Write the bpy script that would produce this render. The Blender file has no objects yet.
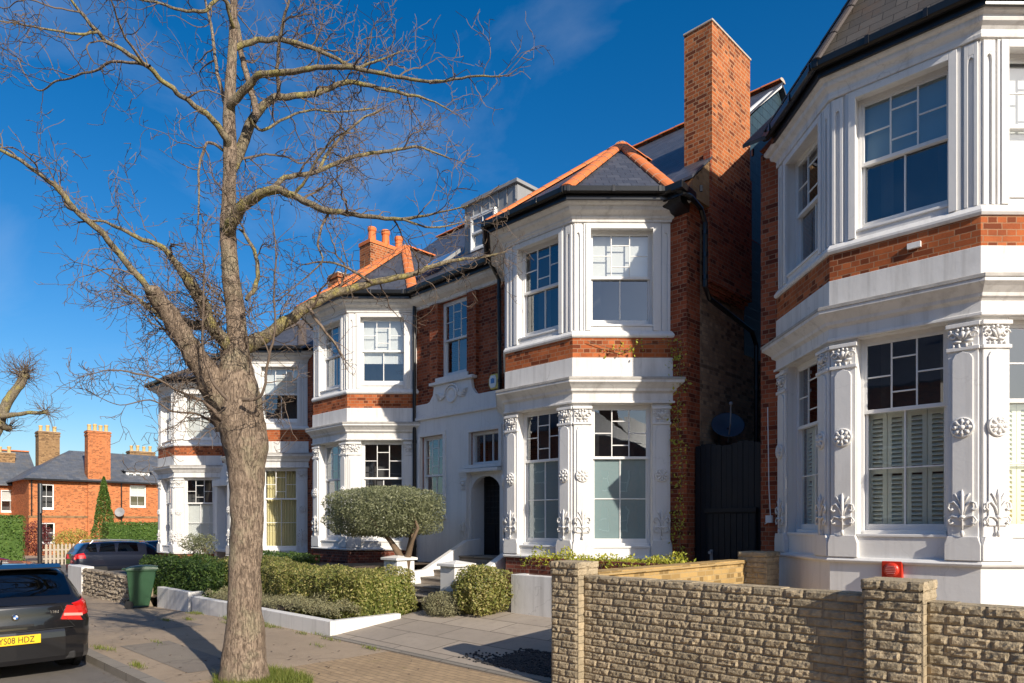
import bpy, bmesh, math, random
import numpy as np
from mathutils import Vector, Matrix, noise
RND = random.Random(11)
SC = bpy.context.scene
COL = SC.collection
rad = math.radians
V = Vector

# ------------------------------------------------------------------ helpers
def tag(o, label=None, cat=None, group=None, kind=None):
    if label: o['label'] = label
    if cat: o['category'] = cat
    if group: o['group'] = group
    if kind: o['kind'] = kind
    return o

ORG = {}
def thing(name, label, cat, loc=(0, 0, 0), group=None):
    o = bpy.data.objects.new(name, None); COL.objects.link(o)
    o.location = loc; o.empty_display_size = .2
    ORG[o.name] = V(loc)
    return tag(o, label, cat, group)

def root_org(p):
    while p.parent: p = p.parent
    return ORG.get(p.name, V((0, 0, 0)))

class MB:
    def __init__(s): s.v = []; s.f = []
    def poly(s, pts):
        n = len(s.v); s.v += [tuple(p) for p in pts]; s.f.append(tuple(range(n, n + len(pts)))); return s
    def mesh(s, vs, fs):
        n = len(s.v); s.v += [tuple(p) for p in vs]; s.f += [tuple(i + n for i in f) for f in fs]; return s
    def box(s, x0, x1, y0, y1, z0, z1):
        return s.mesh([(x0,y0,z0),(x1,y0,z0),(x1,y1,z0),(x0,y1,z0),(x0,y0,z1),(x1,y0,z1),(x1,y1,z1),(x0,y1,z1)],
            [(0,3,2,1),(4,5,6,7),(0,1,5,4),(1,2,6,5),(2,3,7,6),(3,0,4,7)])
    def prism(s, pts, ext):
        pts = [V(p) for p in pts]; e = V(ext); n = len(pts)
        nn = (pts[1]-pts[0]).cross(pts[2]-pts[1])
        if nn.dot(e) > 0: pts = pts[::-1]
        vs = pts + [p + e for p in pts]
        return s.mesh(vs, [tuple(range(n)), tuple(range(2*n-1, n-1, -1))] + [(i, i+n, (i+1) % n + n, (i+1) % n) for i in range(n)])
    def tube(s, pts, r, seg=6, cap=True, jit=0.0):
        pts = [V(p) for p in pts]; n = len(pts)
        if not hasattr(r, '__len__'): r = [r]*n
        b = len(s.v); up = None
        for i, p in enumerate(pts):
            d = (pts[min(i+1, n-1)] - pts[max(i-1, 0)])
            if d.length < 1e-9: d = V((0, 0, 1))
            d.normalize()
            if up is None: up = d.orthogonal().normalized()
            else:
                up = up - d*up.dot(d)
                if up.length < 1e-6: up = d.orthogonal()
                up.normalize()
            w = d.cross(up)
            for k in range(seg):
                a = 2*math.pi*k/seg
                rr = r[i]
                q = p + (up*math.cos(a) + w*math.sin(a))*rr
                s.v.append(tuple(q))
        for i in range(n-1):
            for k in range(seg):
                a = b+i*seg+k; c = b+i*seg+(k+1) % seg
                s.f.append((a, c, c+seg, a+seg))
        if cap:
            s.f.append(tuple(b+k for k in range(seg))[::-1]); s.f.append(tuple(b+(n-1)*seg+k for k in range(seg)))
        return s
    def lathe(s, c, prof, seg=16, axis=(0, 0, 1)):
        c = V(c); ax = V(axis).normalized(); u = ax.orthogonal().normalized(); w = ax.cross(u); b = len(s.v)
        for r, h in prof:
            for k in range(seg):
                a = 2*math.pi*k/seg
                s.v.append(tuple(c + ax*h + (u*math.cos(a)+w*math.sin(a))*r))
        for i in range(len(prof)-1):
            for k in range(seg):
                a = b+i*seg+k; d = b+i*seg+(k+1) % seg
                s.f.append((a, d, d+seg, a+seg))
        s.f.append(tuple(b+k for k in range(seg))[::-1]); s.f.append(tuple(b+(len(prof)-1)*seg+k for k in range(seg)))
        return s
    def ball(s, c, rx, ry=None, rz=None, n=8, m=6):
        ry = ry or rx; rz = rz or rx; c = V(c); b = len(s.v)
        for i in range(1, m):
            t = math.pi*i/m
            for k in range(n):
                a = 2*math.pi*k/n
                s.v.append((c.x+rx*math.sin(t)*math.cos(a), c.y+ry*math.sin(t)*math.sin(a), c.z+rz*math.cos(t)))
        for i in range(m-2):
            for k in range(n):
                a = b+i*n+k; d = b+i*n+(k+1) % n
                s.f.append((a, a+n, d+n, d))
        t0 = len(s.v); s.v.append((c.x, c.y, c.z+rz)); s.v.append((c.x, c.y, c.z-rz))
        for k in range(n):
            s.f.append((t0, b+k, b+(k+1) % n)); q = b+(m-2)*n
            s.f.append((t0+1, q+(k+1) % n, q+k))
        return s
    def build(s, name, m, parent=None, smooth=False, bevel=0, org=None, local=False, kind=None, fix=True):
        me = bpy.data.meshes.new(name)
        o0 = V((0, 0, 0))
        if parent and not local: o0 = root_org(parent)
        elif org: o0 = V(org)
        vw = s.v
        me.from_pydata([tuple(V(p)-o0) for p in vw] if o0.length else vw, [], s.f)
        if fix and len(s.f) < 60000:
            bm = bmesh.new(); bm.from_mesh(me); bmesh.ops.recalc_face_normals(bm, faces=bm.faces); bm.to_mesh(me); bm.free()
        uvl = me.uv_layers.new(name='UVMap')
        nl = len(me.loops)
        co = np.array([0.0]*len(me.vertices)*3); me.vertices.foreach_get('co', co); co = co.reshape(-1, 3) + np.array(o0)
        li = np.zeros(nl, dtype=np.int32); me.loops.foreach_get('vertex_index', li)
        nf = len(me.polygons)
        nr = np.zeros(nf*3); me.polygons.foreach_get('normal', nr); nr = nr.reshape(-1, 3)
        lt = np.zeros(nf, dtype=np.int32); me.polygons.foreach_get('loop_total', lt)
        nn = np.repeat(nr, lt, axis=0)
        P = co[li]
        flat = np.abs(nn[:, 2]) > .985
        h = np.hypot(nn[:, 0], nn[:, 1]) + 1e-9
        tx = -nn[:, 1]/h; ty = nn[:, 0]/h
        tx = np.where(flat, 1, tx); ty = np.where(flat, 0, ty)
        u = P[:, 0]*tx + P[:, 1]*ty
        bx = nn[:, 1]*0 - nn[:, 2]*ty; by = nn[:, 2]*tx; bz = nn[:, 0]*ty - nn[:, 1]*tx
        vv = P[:, 0]*bx + P[:, 1]*by + P[:, 2]*bz
        vv = np.where(bz < 0, -vv, vv)
        vv = np.where(flat, P[:, 1], vv)
        uvl.data.foreach_set('uv', np.stack([u, vv], 1).ravel())
        if smooth: me.polygons.foreach_set('use_smooth', [True]*nf)
        o = bpy.data.objects.new(name, me); COL.objects.link(o)
        if m: me.materials.append(m)
        if parent: o.parent = parent
        elif org: o.location = org
        if kind: o['kind'] = kind
        if bevel:
            b = o.modifiers.new('bevel', 'BEVEL'); b.width = bevel; b.segments = 2; b.limit_method = 'ANGLE'; b.angle_limit = rad(40)
        me.update()
        return o

class F:
    """wall frame: origin, u along the wall, n outward, z up"""
    def __init__(s, o, u, n): s.o = V(o); s.u = V(u).normalized(); s.n = V(n).normalized()
    def p(s, u, n, z): return s.o + s.u*u + s.n*n + V((0, 0, z))
    def box(s, mb, u0, u1, n0, n1, z0, z1):
        P = s.p
        return mb.mesh([P(u0,n0,z0),P(u1,n0,z0),P(u1,n1,z0),P(u0,n1,z0),P(u0,n0,z1),P(u1,n0,z1),P(u1,n1,z1),P(u0,n1,z1)],
            [(0,3,2,1),(4,5,6,7),(0,1,5,4),(1,2,6,5),(2,3,7,6),(3,0,4,7)])
    def prism(s, mb, uz, n0, n1):
        return mb.prism([s.p(u, n0, z) for u, z in uz], s.n*(n1-n0))
    def tube(s, mb, unz, r, seg=6): return mb.tube([s.p(*q) for q in unz], r, seg)
    def wall(s, mb, u0, u1, z0, z1, holes=(), t=.22, border=True):
        us = sorted({u0, u1, *[h[0] for h in holes], *[h[1] for h in holes]}); zs = sorted({z0, z1, *[h[2] for h in holes], *[h[3] for h in holes]})
        P = s.p
        for i in range(len(us)-1):
            for j in range(len(zs)-1):
                cu = (us[i]+us[i+1])/2; cz = (zs[j]+zs[j+1])/2
                if any(h[0] < cu < h[1] and h[2] < cz < h[3] for h in holes): continue
                mb.poly([P(us[i],0,zs[j]),P(us[i+1],0,zs[j]),P(us[i+1],0,zs[j+1]),P(us[i],0,zs[j+1])])
                mb.poly([P(us[i],-t,zs[j+1]),P(us[i+1],-t,zs[j+1]),P(us[i+1],-t,zs[j]),P(us[i],-t,zs[j])])
        def rim(a, b, c, d):
            mb.poly([P(a,0,c),P(a,-t,c),P(b,-t,c),P(b,0,c)]); mb.poly([P(a,0,d),P(b,0,d),P(b,-t,d),P(a,-t,d)])
            mb.poly([P(a,0,c),P(a,0,d),P(a,-t,d),P(a,-t,c)]); mb.poly([P(b,0,c),P(b,-t,c),P(b,-t,d),P(b,0,d)])
        for h in holes: rim(*h)
        if border: rim(u0, u1, z0, z1)
        return mb

# ------------------------------------------------------------------ materials
class NT:
    def __init__(s, name):
        s.m = bpy.data.materials.new(name); s.m.use_nodes = True; s.t = s.m.node_tree
        s.b = s.t.nodes['Principled BSDF']; s.out = s.t.nodes['Material Output']
    def n(s, ty, **kw):
        x = s.t.nodes.new(ty)
        for k, v in kw.items():
            if k.startswith('i_'):
                key = k[2:].replace('_', ' '); x.inputs[int(key) if key.isdigit() else key].default_value = v
            else: setattr(x, k, v)
        return x
    def l(s, a, b): s.t.links.new(a, b)
    def coord(s, kind='UV'): return s.n('ShaderNodeTexCoord').outputs[kind]
    def noise(s, vec, scale, detail=4, rough=.55, dist=0):
        x = s.n('ShaderNodeTexNoise'); x.inputs['Scale'].default_value = scale; x.inputs['Detail'].default_value = detail
        x.inputs['Roughness'].default_value = rough; x.inputs['Distortion'].default_value = dist
        if vec: s.l(vec, x.inputs['Vector'])
        return x.outputs['Fac']
    def ramp(s, fac, stops):
        x = s.n('ShaderNodeValToRGB'); e = x.color_ramp.elements
        while len(e) < len(stops): e.new(.5)
        for i, (p, c) in enumerate(stops):
            e[i].position = p; e[i].color = (*c, 1) if hasattr(c, '__len__') else (c, c, c, 1)
        s.l(fac, x.inputs[0]); return x.outputs['Color']
    def mix(s, fac, a, b, mode='MIX'):
        x = s.n('ShaderNodeMix', data_type='RGBA', blend_type=mode)
        for q, i in ((fac, 0), (a, 6), (b, 7)):
            if hasattr(q, 'links'): s.l(q, x.inputs[i])
            elif i == 0: x.inputs[0].default_value = q
            else: x.inputs[i].default_value = (*q, 1)
        return x.outputs[2]
    def math(s, op, a, b=0):
        x = s.n('ShaderNodeMath', operation=op)
        for i, q in enumerate((a, b)):
            if hasattr(q, 'links'): s.l(q, x.inputs[i])
            else: x.inputs[i].default_value = q
        return x.outputs[0]
    def bump(s, h, strength=.5, dist=.01, normal=None):
        x = s.n('ShaderNodeBump'); x.inputs['Strength'].default_value = strength; x.inputs['Distance'].default_value = dist
        s.l(h, x.inputs['Height'])
        if normal: s.l(normal, x.inputs['Normal'])
        s.l(x.outputs[0], s.b.inputs['Normal']); return x.outputs[0]
    def base(s, c):
        if hasattr(c, 'links'): s.l(c, s.b.inputs['Base Color'])
        else: s.b.inputs['Base Color'].default_value = (*c, 1)
    def rough(s, r): s.b.inputs['Roughness'].default_value = r
    def spec(s, r): s.b.inputs['Specular IOR Level'].default_value = r

def m_plain(name, c, rough=.5, var=.15, scale=6, bump=0, metal=0, coat=0):
    t = NT(name); co = t.coord('Object')
    f = t.noise(co, scale, 5)
    t.base(t.mix(f, tuple(x*(1-var) for x in c), tuple(min(1, x*(1+var)) for x in c)))
    t.rough(rough); t.b.inputs['Metallic'].default_value = metal
    t.b.inputs['Coat Weight'].default_value = coat; t.b.inputs['Coat Roughness'].default_value = .04
    if bump: t.bump(t.noise(co, scale*8, 4), bump, .01)
    return t.m

def m_brick(name, c1, c2, mortar, w=.225, h=.075, ms=.008, dark=(.05,.02,.015), darkamt=.35, stain=.3, rough=.85, burn=.75):
    t = NT(name); uv = t.coord('UV')
    nz = t.n('ShaderNodeTexNoise'); nz.inputs['Scale'].default_value = 14; t.l(uv, nz.inputs['Vector'])
    sub = t.n('ShaderNodeVectorMath', operation='SUBTRACT'); t.l(nz.outputs['Color'], sub.inputs[0]); sub.inputs[1].default_value = (.5,.5,.5)
    sc = t.n('ShaderNodeVectorMath', operation='SCALE'); t.l(sub.outputs[0], sc.inputs[0]); sc.inputs['Scale'].default_value = .012
    ad = t.n('ShaderNodeVectorMath', operation='ADD'); t.l(uv, ad.inputs[0]); t.l(sc.outputs[0], ad.inputs[1])
    b = t.n('ShaderNodeTexBrick'); t.l(ad.outputs[0], b.inputs['Vector'])
    b.squash = .5; b.squash_frequency = 2
    b.inputs['Scale'].default_value = 1; b.inputs['Brick Width'].default_value = w; b.inputs['Row Height'].default_value = h
    b.inputs['Mortar Size'].default_value = ms; b.inputs['Mortar Smooth'].default_value = .3; b.inputs['Bias'].default_value = -.1
    b.inputs['Color1'].default_value = (*c1, 1); b.inputs['Color2'].default_value = (*c2, 1); b.inputs['Mortar'].default_value = (*mortar, 1)
    f = t.noise(uv, 3.2, 6, .65); g = t.noise(uv, .55, 5, .6); k = t.noise(uv, 45, 3)
    b2 = t.n('ShaderNodeTexBrick'); t.l(ad.outputs[0], b2.inputs['Vector']); b2.squash = .5; b2.squash_frequency = 2
    for q, v in (('Scale', 1), ('Brick Width', w), ('Row Height', h), ('Mortar Size', ms), ('Mortar Smooth', .3), ('Bias', 0)): b2.inputs[q].default_value = v
    b2.inputs['Color1'].default_value = (0, 0, 0, 1); b2.inputs['Color2'].default_value = (1, 1, 1, 1); b2.inputs['Mortar'].default_value = (.5, .5, .5, 1)
    burnt = t.ramp(b2.outputs['Color'], [(.74, 0.0), (.84, 1.0)]); pale = t.ramp(b2.outputs['Color'], [(.1, 1.0), (.2, 0.0)])
    cc0 = t.mix(t.math('MULTIPLY', burnt, burn), b.outputs['Color'], tuple(x*.35 for x in c2)); cc0 = t.mix(t.math('MULTIPLY', pale, burn*.5), cc0, tuple(min(1, x*1.25+.03) for x in c1))
    c = t.mix(t.math('MULTIPLY', t.ramp(f, [(.45, 0.0), (.75, 1.0)]), darkamt), cc0, dark)
    c = t.mix(t.math('MULTIPLY', t.ramp(g, [(.4, 0.0), (.7, 1.0)]), stain), c, tuple(x*.55 for x in c1))
    c = t.mix(t.math('MULTIPLY', k, .35), c, tuple(x*.6 for x in c2))
    t.base(c); t.rough(rough); t.spec(.25)
    hgt = t.math('SUBTRACT', t.math('MULTIPLY', k, .4), b.outputs['Fac'])
    t.bump(hgt, .45, .006)
    return t.m

def m_stucco(name, c=(.8,.8,.79), dirt=(.46,.44,.41), amt=.32):
    t = NT(name); co = t.coord('Object')
    mp = t.n('ShaderNodeMapping'); mp.inputs['Scale'].default_value = (1, 1, .3); t.l(co, mp.inputs[0])
    f = t.noise(mp.outputs[0], 2.4, 7, .65); g = t.noise(co, 30, 4)
    cc = t.mix(t.math('MULTIPLY', t.ramp(f, [(.5, 0.0), (.8, 1.0)]), amt), c, dirt)
    fine = t.noise(mp.outputs[0], 11, 6, .7)
    cc = t.mix(t.math('MULTIPLY', t.ramp(fine, [(.58, 0.0), (.75, 1.0)]), amt*.55), cc, dirt)
    ms_ = t.n('ShaderNodeMapping'); ms_.inputs['Scale'].default_value = (7, 7, .22); t.l(co, ms_.inputs[0])
    streak = t.ramp(t.noise(ms_.outputs[0], 1.3, 5, .6), [(.52, 0.0), (.75, 1.0)])
    cc = t.mix(t.math('MULTIPLY', streak, amt*.8), cc, tuple(x*.85 for x in dirt))
    vo = t.n('ShaderNodeTexVoronoi', feature='DISTANCE_TO_EDGE'); vo.inputs['Scale'].default_value = .8
    nd = t.n('ShaderNodeTexNoise'); nd.inputs['Scale'].default_value = 3; nd.inputs['Detail'].default_value = 6; t.l(co, nd.inputs['Vector'])
    av = t.n('ShaderNodeMix', data_type='VECTOR'); av.inputs[0].default_value = .3; t.l(co, av.inputs[4]); t.l(nd.outputs['Color'], av.inputs[5]); t.l(av.outputs[1], vo.inputs['Vector'])
    cc = t.mix(t.ramp(vo.outputs['Distance'], [(.0, amt*.55), (.004, 0.0)]), cc, tuple(x*.6 for x in dirt))
    t.base(cc); t.rough(.6); t.spec(.3)
    t.bump(t.math('ADD', t.math('MULTIPLY', g, .4), t.noise(co, 6, 4)), .25, .01)
    return t.m

def m_slate(name, c1, c2, w=.25, h=.2, rough=.5, spec=.4, moss=None):
    t = NT(name); uv = t.coord('UV')
    b = t.n('ShaderNodeTexBrick'); t.l(uv, b.inputs['Vector'])
    b.inputs['Scale'].default_value = 1; b.inputs['Brick Width'].default_value = w; b.inputs['Row Height'].default_value = h
    b.inputs['Mortar Size'].default_value = .005; b.inputs['Mortar Smooth'].default_value = .1
    b.inputs['Color1'].default_value = (*c1, 1); b.inputs['Color2'].default_value = (*c2, 1); b.inputs['Mortar'].default_value = (.012, .012, .014, 1)
    f = t.noise(uv, 5, 6, .7)
    c = t.mix(t.math('MULTIPLY', f, .6), b.outputs['Color'], tuple(x*.5 for x in c1))
    if moss: c = t.mix(t.math('MULTIPLY', t.ramp(t.noise(uv, 1.6, 6, .7), [(.5, 0.0), (.7, 1.0)]), .7), c, moss)
    t.base(c); t.rough(rough); t.spec(spec)
    sx = t.n('ShaderNodeSeparateXYZ'); t.l(uv, sx.inputs[0])
    saw = t.math('SUBTRACT', 1, t.math('FRACT', t.math('DIVIDE', sx.outputs[1], h)))
    hh = t.math('ADD', t.math('MULTIPLY', saw, .5), t.math('MULTIPLY', f, .35)); hh = t.math('SUBTRACT', hh, t.math('MULTIPLY', b.outputs['Fac'], .4))
    t.bump(hh, .7, .02)
    return t.m

def m_glass(name, tint=(.62,.72,.74), refl=.16, wav=.02):
    t = NT(name); t.t.nodes.remove(t.b)
    co = t.coord('Object')
    tr = t.n('ShaderNodeBsdfTransparent'); tr.inputs[0].default_value = (*tint, 1)
    gl = t.n('ShaderNodeBsdfGlossy'); gl.inputs['Roughness'].default_value = .01; gl.inputs['Color'].default_value = (.9,.95,1,1)
    bp = t.n('ShaderNodeBump'); bp.inputs['Strength'].default_value = wav; bp.inputs['Distance'].default_value = .05
    t.l(t.noise(co, 2.2, 2), bp.inputs['Height']); t.l(bp.outputs[0], gl.inputs['Normal'])
    fr = t.n('ShaderNodeLayerWeight'); fr.inputs['Blend'].default_value = .5
    fac = t.math('ADD', t.math('MULTIPLY', t.math('POWER', fr.outputs['Facing'], 3.0), .9), refl)
    fac.node.use_clamp = True
    mx = t.n('ShaderNodeMixShader'); t.l(fac, mx.inputs[0]); t.l(tr.outputs[0], mx.inputs[1]); t.l(gl.outputs[0], mx.inputs[2])
    t.l(mx.outputs[0], t.out.inputs[0]); return t.m

def m_leaf(name, cols, rough=.45, trans=.25, scale=1.2):
    t = NT(name); co = t.coord('Object'); g = t.n('ShaderNodeNewGeometry')
    f = t.math('ADD', t.math('MULTIPLY', g.outputs['Random Per Island'], .6), t.math('MULTIPLY', t.noise(co, scale, 3), .5))
    t.base(t.ramp(f, [(.15 + .7*i/(len(cols)-1), c) for i, c in enumerate(cols)]))
    t.rough(rough); t.spec(.35)
    tl = t.n('ShaderNodeBsdfTranslucent'); tl.inputs[0].default_value = (*[x*1.6 for x in cols[-1]], 1)
    mx = t.n('ShaderNodeMixShader'); mx.inputs[0].default_value = trans
    t.l(t.b.outputs[0], mx.inputs[1]); t.l(tl.outputs[0], mx.inputs[2]); t.l(mx.outputs[0], t.out.inputs[0])
    return t.m

def m_bark(name, dark, light, lichen, lam=.5, sc=1.0, bd=.03):
    t = NT(name); co = t.coord('Object')
    mp = t.n('ShaderNodeMapping'); mp.inputs['Scale'].default_value = (1, 1, .45); t.l(co, mp.inputs[0])
    f = t.noise(mp.outputs[0], 24*sc, 8, .75, .3); g = t.noise(co, 3.2*sc, 5, .6)
    mp2 = t.n('ShaderNodeMapping'); mp2.inputs['Scale'].default_value = (1, 1, .22); t.l(co, mp2.inputs[0])
    cr = t.ramp(t.noise(mp2.outputs[0], 42*sc, 6, .7, 1.2), [(.36, 0.0), (.5, 1.0)])
    c = t.ramp(f, [(.3, dark), (.62, light)])
    c = t.mix(t.math('MULTIPLY', t.math('SUBTRACT', 1, cr), .7), c, tuple(x*.7 for x in dark))
    c = t.mix(t.math('MULTIPLY', t.ramp(g, [(.5, 0.0), (.62, 1.0)]), lam), c, lichen)
    t.base(c); t.rough(.9); t.spec(.2)
    t.bump(t.math('ADD', f, t.math('MULTIPLY', cr, .5)), .9, bd)
    return t.m

def m_stone(name, c1, c2, c3):
    t = NT(name); co = t.coord('Object'); g = t.n('ShaderNodeNewGeometry')
    f = t.noise(co, 9, 8, .7); r = g.outputs['Random Per Island']; k = t.noise(co, 1.6, 4, .6)
    c = t.mix(r, c1, c2); c = t.mix(t.math('MULTIPLY', t.ramp(f, [(.42, 0.0), (.72, 1.0)]), .75), c, c3)
    c = t.mix(t.math('MULTIPLY', t.ramp(k, [(.45, 0.0), (.7, 1.0)]), .5), c, tuple(x*.55 for x in c1))
    t.base(c); t.rough(.95); t.spec(.15)
    t.bump(t.math('ADD', f, t.noise(co, 60, 4)), .8, .012)
    return t.m

M = {}
M['brick'] = m_brick('red_brick', (.43,.105,.038), (.22,.045,.022), (.36,.235,.15), darkamt=.45, ms=.0065)
M['brick_orange'] = m_brick('orange_brick', (.53,.145,.042), (.3,.07,.025), (.42,.26,.15), darkamt=.4, stain=.25, ms=.0065)
M['brick_chim'] = m_brick('chimney_brick', (.5,.15,.042), (.28,.068,.025), (.48,.3,.17), darkamt=.45, stain=.1, ms=.010)
M['brick_dark'] = m_brick('plinth_brick', (.24,.06,.035), (.15,.04,.025), (.28,.2,.15))
M['brick_stock'] = m_brick('sooty_stock_brick', (.52,.34,.2), (.32,.21,.13), (.34,.26,.19), darkamt=.6)
M['brick_far'] = m_brick('far_orange_brick', (.62,.2,.065), (.5,.15,.05), (.5,.28,.15), darkamt=.25, ms=.008)
M['brick_far2'] = m_brick('far_stock_brick', (.36,.22,.1), (.26,.15,.07), (.3,.2,.12), darkamt=.3)
M['white'] = m_stucco('white_masonry_paint', (.74,.73,.71))
M['white_dirty'] = m_stucco('weathered_white_paint', (.72,.705,.68), (.33,.31,.28), .5)
M['trim'] = m_stucco('white_gloss_paint', (.76,.755,.74), (.5,.48,.45), .16)
M['slate'] = m_slate('blue_grey_slate', (.06,.065,.082), (.1,.105,.125), rough=.42)
M['slate_brown'] = m_slate('old_brown_slate', (.075,.068,.064), (.125,.112,.102), w=.28, h=.14, rough=.75, moss=(.12,.07,.04))
M['slate_far'] = m_slate('far_grey_slate', (.1,.115,.14), (.17,.18,.2), w=.4, h=.3, moss=(.17,.15,.12))
M['lead'] = m_plain('grey_lead_cladding', (.27,.275,.28), .55, .25, 3, .2)
M['lead_dirty'] = m_plain('stained_lead', (.4,.38,.35), .7, .55, 7, .3)
M['terracotta'] = m_plain('terracotta_tile', (.62,.17,.045), .7, .25, 5, .3)
M['hip_slate'] = m_plain('dark_clay_hip_tile', (.1,.08,.07), .7, .3, 5, .3)
M['mortar'] = m_plain('lime_mortar', (.5,.42,.34), .9, .2, 8, .3)
M['black'] = m_plain('black_gloss_paint', (.012,.012,.013), .28, .2, 4)
M['black_wood'] = m_plain('black_painted_boards', (.006,.007,.009), .6, .4, 5, .3)
M['glass'] = m_glass('window_glass', (.95,.97,.97), .15)
M['glass_car'] = m_glass('tinted_car_glass', (.16,.2,.2), .1, 0)
M['film'] = m_plain('window_film_and_sky_tint', (.25,.335,.345), .35, .06, 2)  # frosted film; also colours in a sky reflection on the right villa
M['blind'] = m_plain('white_roller_blind', (.62,.63,.61), .8, .04, 2)
M['shutter'] = m_plain('pale_green_shutter_paint', (.72,.74,.6), .5, .04, 2)
M['curtain'] = m_plain('cream_curtain_cloth', (.68,.6,.33), .9, .1, 3)
M['room_dark'] = m_plain('unlit_room_dark', (.09,.09,.095), .9, .2, 2)  # dark colour stands in for the shade of an unlit interior
M['ornament'] = m_plain('ornament_white_paint', (.73,.715,.69), .6, .12, 14, .25)
M['iron'] = m_plain('black_iron', (.015,.015,.017), .4, .2, 8)
M['teal'] = m_slate('blue_slate_hanging', (.035,.065,.085), (.05,.085,.105), rough=.4)
# ------------------------------------------------------------------ windows
def window(root, f, ua, ub, za, zb, rail, rec=.13, upper='3col', lower=4, up_in=None, low_in=None, name='window', sill=True, mat=None, blind_to=None):
    mat = mat or M['trim']
    w = MB(); n0, n1 = -rec-.1, -rec
    f.box(w, ua, ua+.04, n0, n1, za, zb); f.box(w, ub-.04, ub, n0, n1, za, zb)
    f.box(w, ua+.04, ub-.04, n0, n1, zb-.05, zb); f.box(w, ua+.04, ub-.04, n0-.02, n1+.02, za, za+.05)
    def sash(z0, z1, na, nb, bars, bot):
        a, b = ua+.04, ub-.04
        f.box(w, a, a+.036, na, nb, z0, z1); f.box(w, b-.036, b, na, nb, z0, z1)
        f.box(w, a+.036, b-.036, na, nb, z1-.04, z1); f.box(w, a+.036, b-.036, na, nb, z0, z0+bot)
        a += .036; b -= .036; c = z0+bot; d = z1-.04; m = .0095
        na += .006; nb -= .006
        if bars == '3col':
            for k in (1, 2):
                x = a+(b-a)*k/3; f.box(w, x-m, x+m, na, nb, c, d)
            x1 = a+(b-a)/3; x2 = a+(b-a)*2/3; zm = (c+d)/2; na += .002; nb -= .002
            f.box(w, a, x1-m, na, nb, zm-m, zm+m); f.box(w, x2+m, b, na, nb, zm-m, zm+m)
            for q in (.24, .76): f.box(w, x1+m, x2-m, na, nb, c+(d-c)*q-m, c+(d-c)*q+m)
        elif bars:
            x = (a+b)/2; f.box(w, x-m, x+m, na, nb, c, d)
            if bars == 4:
                zm = (c+d)/2; f.box(w, a, x-m, na+.002, nb-.002, zm-m, zm+m); f.box(w, x+m, b, na+.002, nb-.002, zm-m, zm+m)
            if bars == 6:
                for q in (1/3, 2/3):
                    zm = c+(d-c)*q; f.box(w, a, x-m, na+.002, nb-.002, zm-m, zm+m); f.box(w, x+m, b, na+.002, nb-.002, zm-m, zm+m)
    sash(rail-.01, zb-.05, n1-.045, n1-.008, upper, .05)
    sash(za+.05, rail+.035, n0+.004, n1-.05, lower, .08)
    o = w.build(name, mat, root, bevel=.004)
    a, b = ua+.05, ub-.05; P = f.p
    for z0, z1, nn in ((rail, zb-.06, n1-.026), (za+.08, rail+.02, n1-.074)):
        MB().poly([P(a,nn,z0),P(b,nn,z0),P(b,nn,z1),P(a,nn,z1)]).build('pane', M['glass'], o, fix=False)
    inside(o, f, a, b, rail, zb-.06, up_in, -rec-.14)
    inside(o, f, a, b, za+.05, rail, low_in, -rec-.13)
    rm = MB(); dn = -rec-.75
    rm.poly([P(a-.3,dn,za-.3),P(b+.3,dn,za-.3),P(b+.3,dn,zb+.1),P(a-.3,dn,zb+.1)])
    rm.build('dark_backing', M['room_dark'], o, fix=False)  # dark sheet close behind the glass, painted as the room's shade
    if sill:
        s = MB(); f.box(s, ua, ub, n1-.06, .02, za-.035, za+.001)
        s.build('sill', mat, o, bevel=.006)
    return o

def inside(win, f, a, b, z0, z1, kind, n):
    P = f.p
    if not kind: return
    if kind == 'film':
        MB().poly([P(a,n+.055,z0),P(b,n+.055,z0),P(b,n+.055,z1),P(a,n+.055,z1)]).build('film_and_sky_tint', M['film'], win, fix=False)
    elif kind.startswith('blind'):
        q = float(kind[5:] or 1); zz = z1-(z1-z0)*q
        mb = MB(); f.box(mb, a, b, n-.012, n-.004, zz, z1); mb.build('blind', M['blind'], win)
    elif kind == 'curtain':
        mb = MB(); N = 60
        vs = []
        for i in range(N+1):
            u = a+(b-a)*i/N; k = n-.08+.035*math.sin(i*1.25+.6*math.sin(i*.37))
            vs += [P(u, k, z0), P(u, k, z1)]
        mb.mesh(vs, [(2*i, 2*i+2, 2*i+3, 2*i+1) for i in range(N)])
        mb.build('curtain', M['curtain'], win, smooth=True)
    elif kind == 'shutter':
        mb = MB(); nP = 4
        for k in range(nP):
            x0 = a+(b-a)*k/nP+.004; x1 = a+(b-a)*(k+1)/nP-.004; st = .05
            f.box(mb, x0, x0+st, n-.04, n-.01, z0, z1); f.box(mb, x1-st, x1, n-.04, n-.01, z0, z1)
            zm = (z0+z1)/2
            for c, d in ((z0, z0+.08), (zm-.03, zm+.03), (z1-.07, z1)): f.box(mb, x0+st, x1-st, n-.04, n-.01, c, d)
            z = z0+.1
            while z < z1-.09:
                if abs(z-zm) > .06:
                    mb.mesh([P(x0+st,n-.055,z+.03),P(x1-st,n-.055,z+.03),P(x1-st,n-.004,z-.018),P(x0+st,n-.004,z-.018),
                             P(x0+st,n-.055,z+.04),P(x1-st,n-.055,z+.04),P(x1-st,n-.004,z-.008),P(x0+st,n-.004,z-.008)],
                            [(0,3,2,1),(4,5,6,7),(0,1,5,4),(1,2,6,5),(2,3,7,6),(3,0,4,7)])
                z += .058
        mb.build('louvred_shutter', M['shutter'], win)

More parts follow.
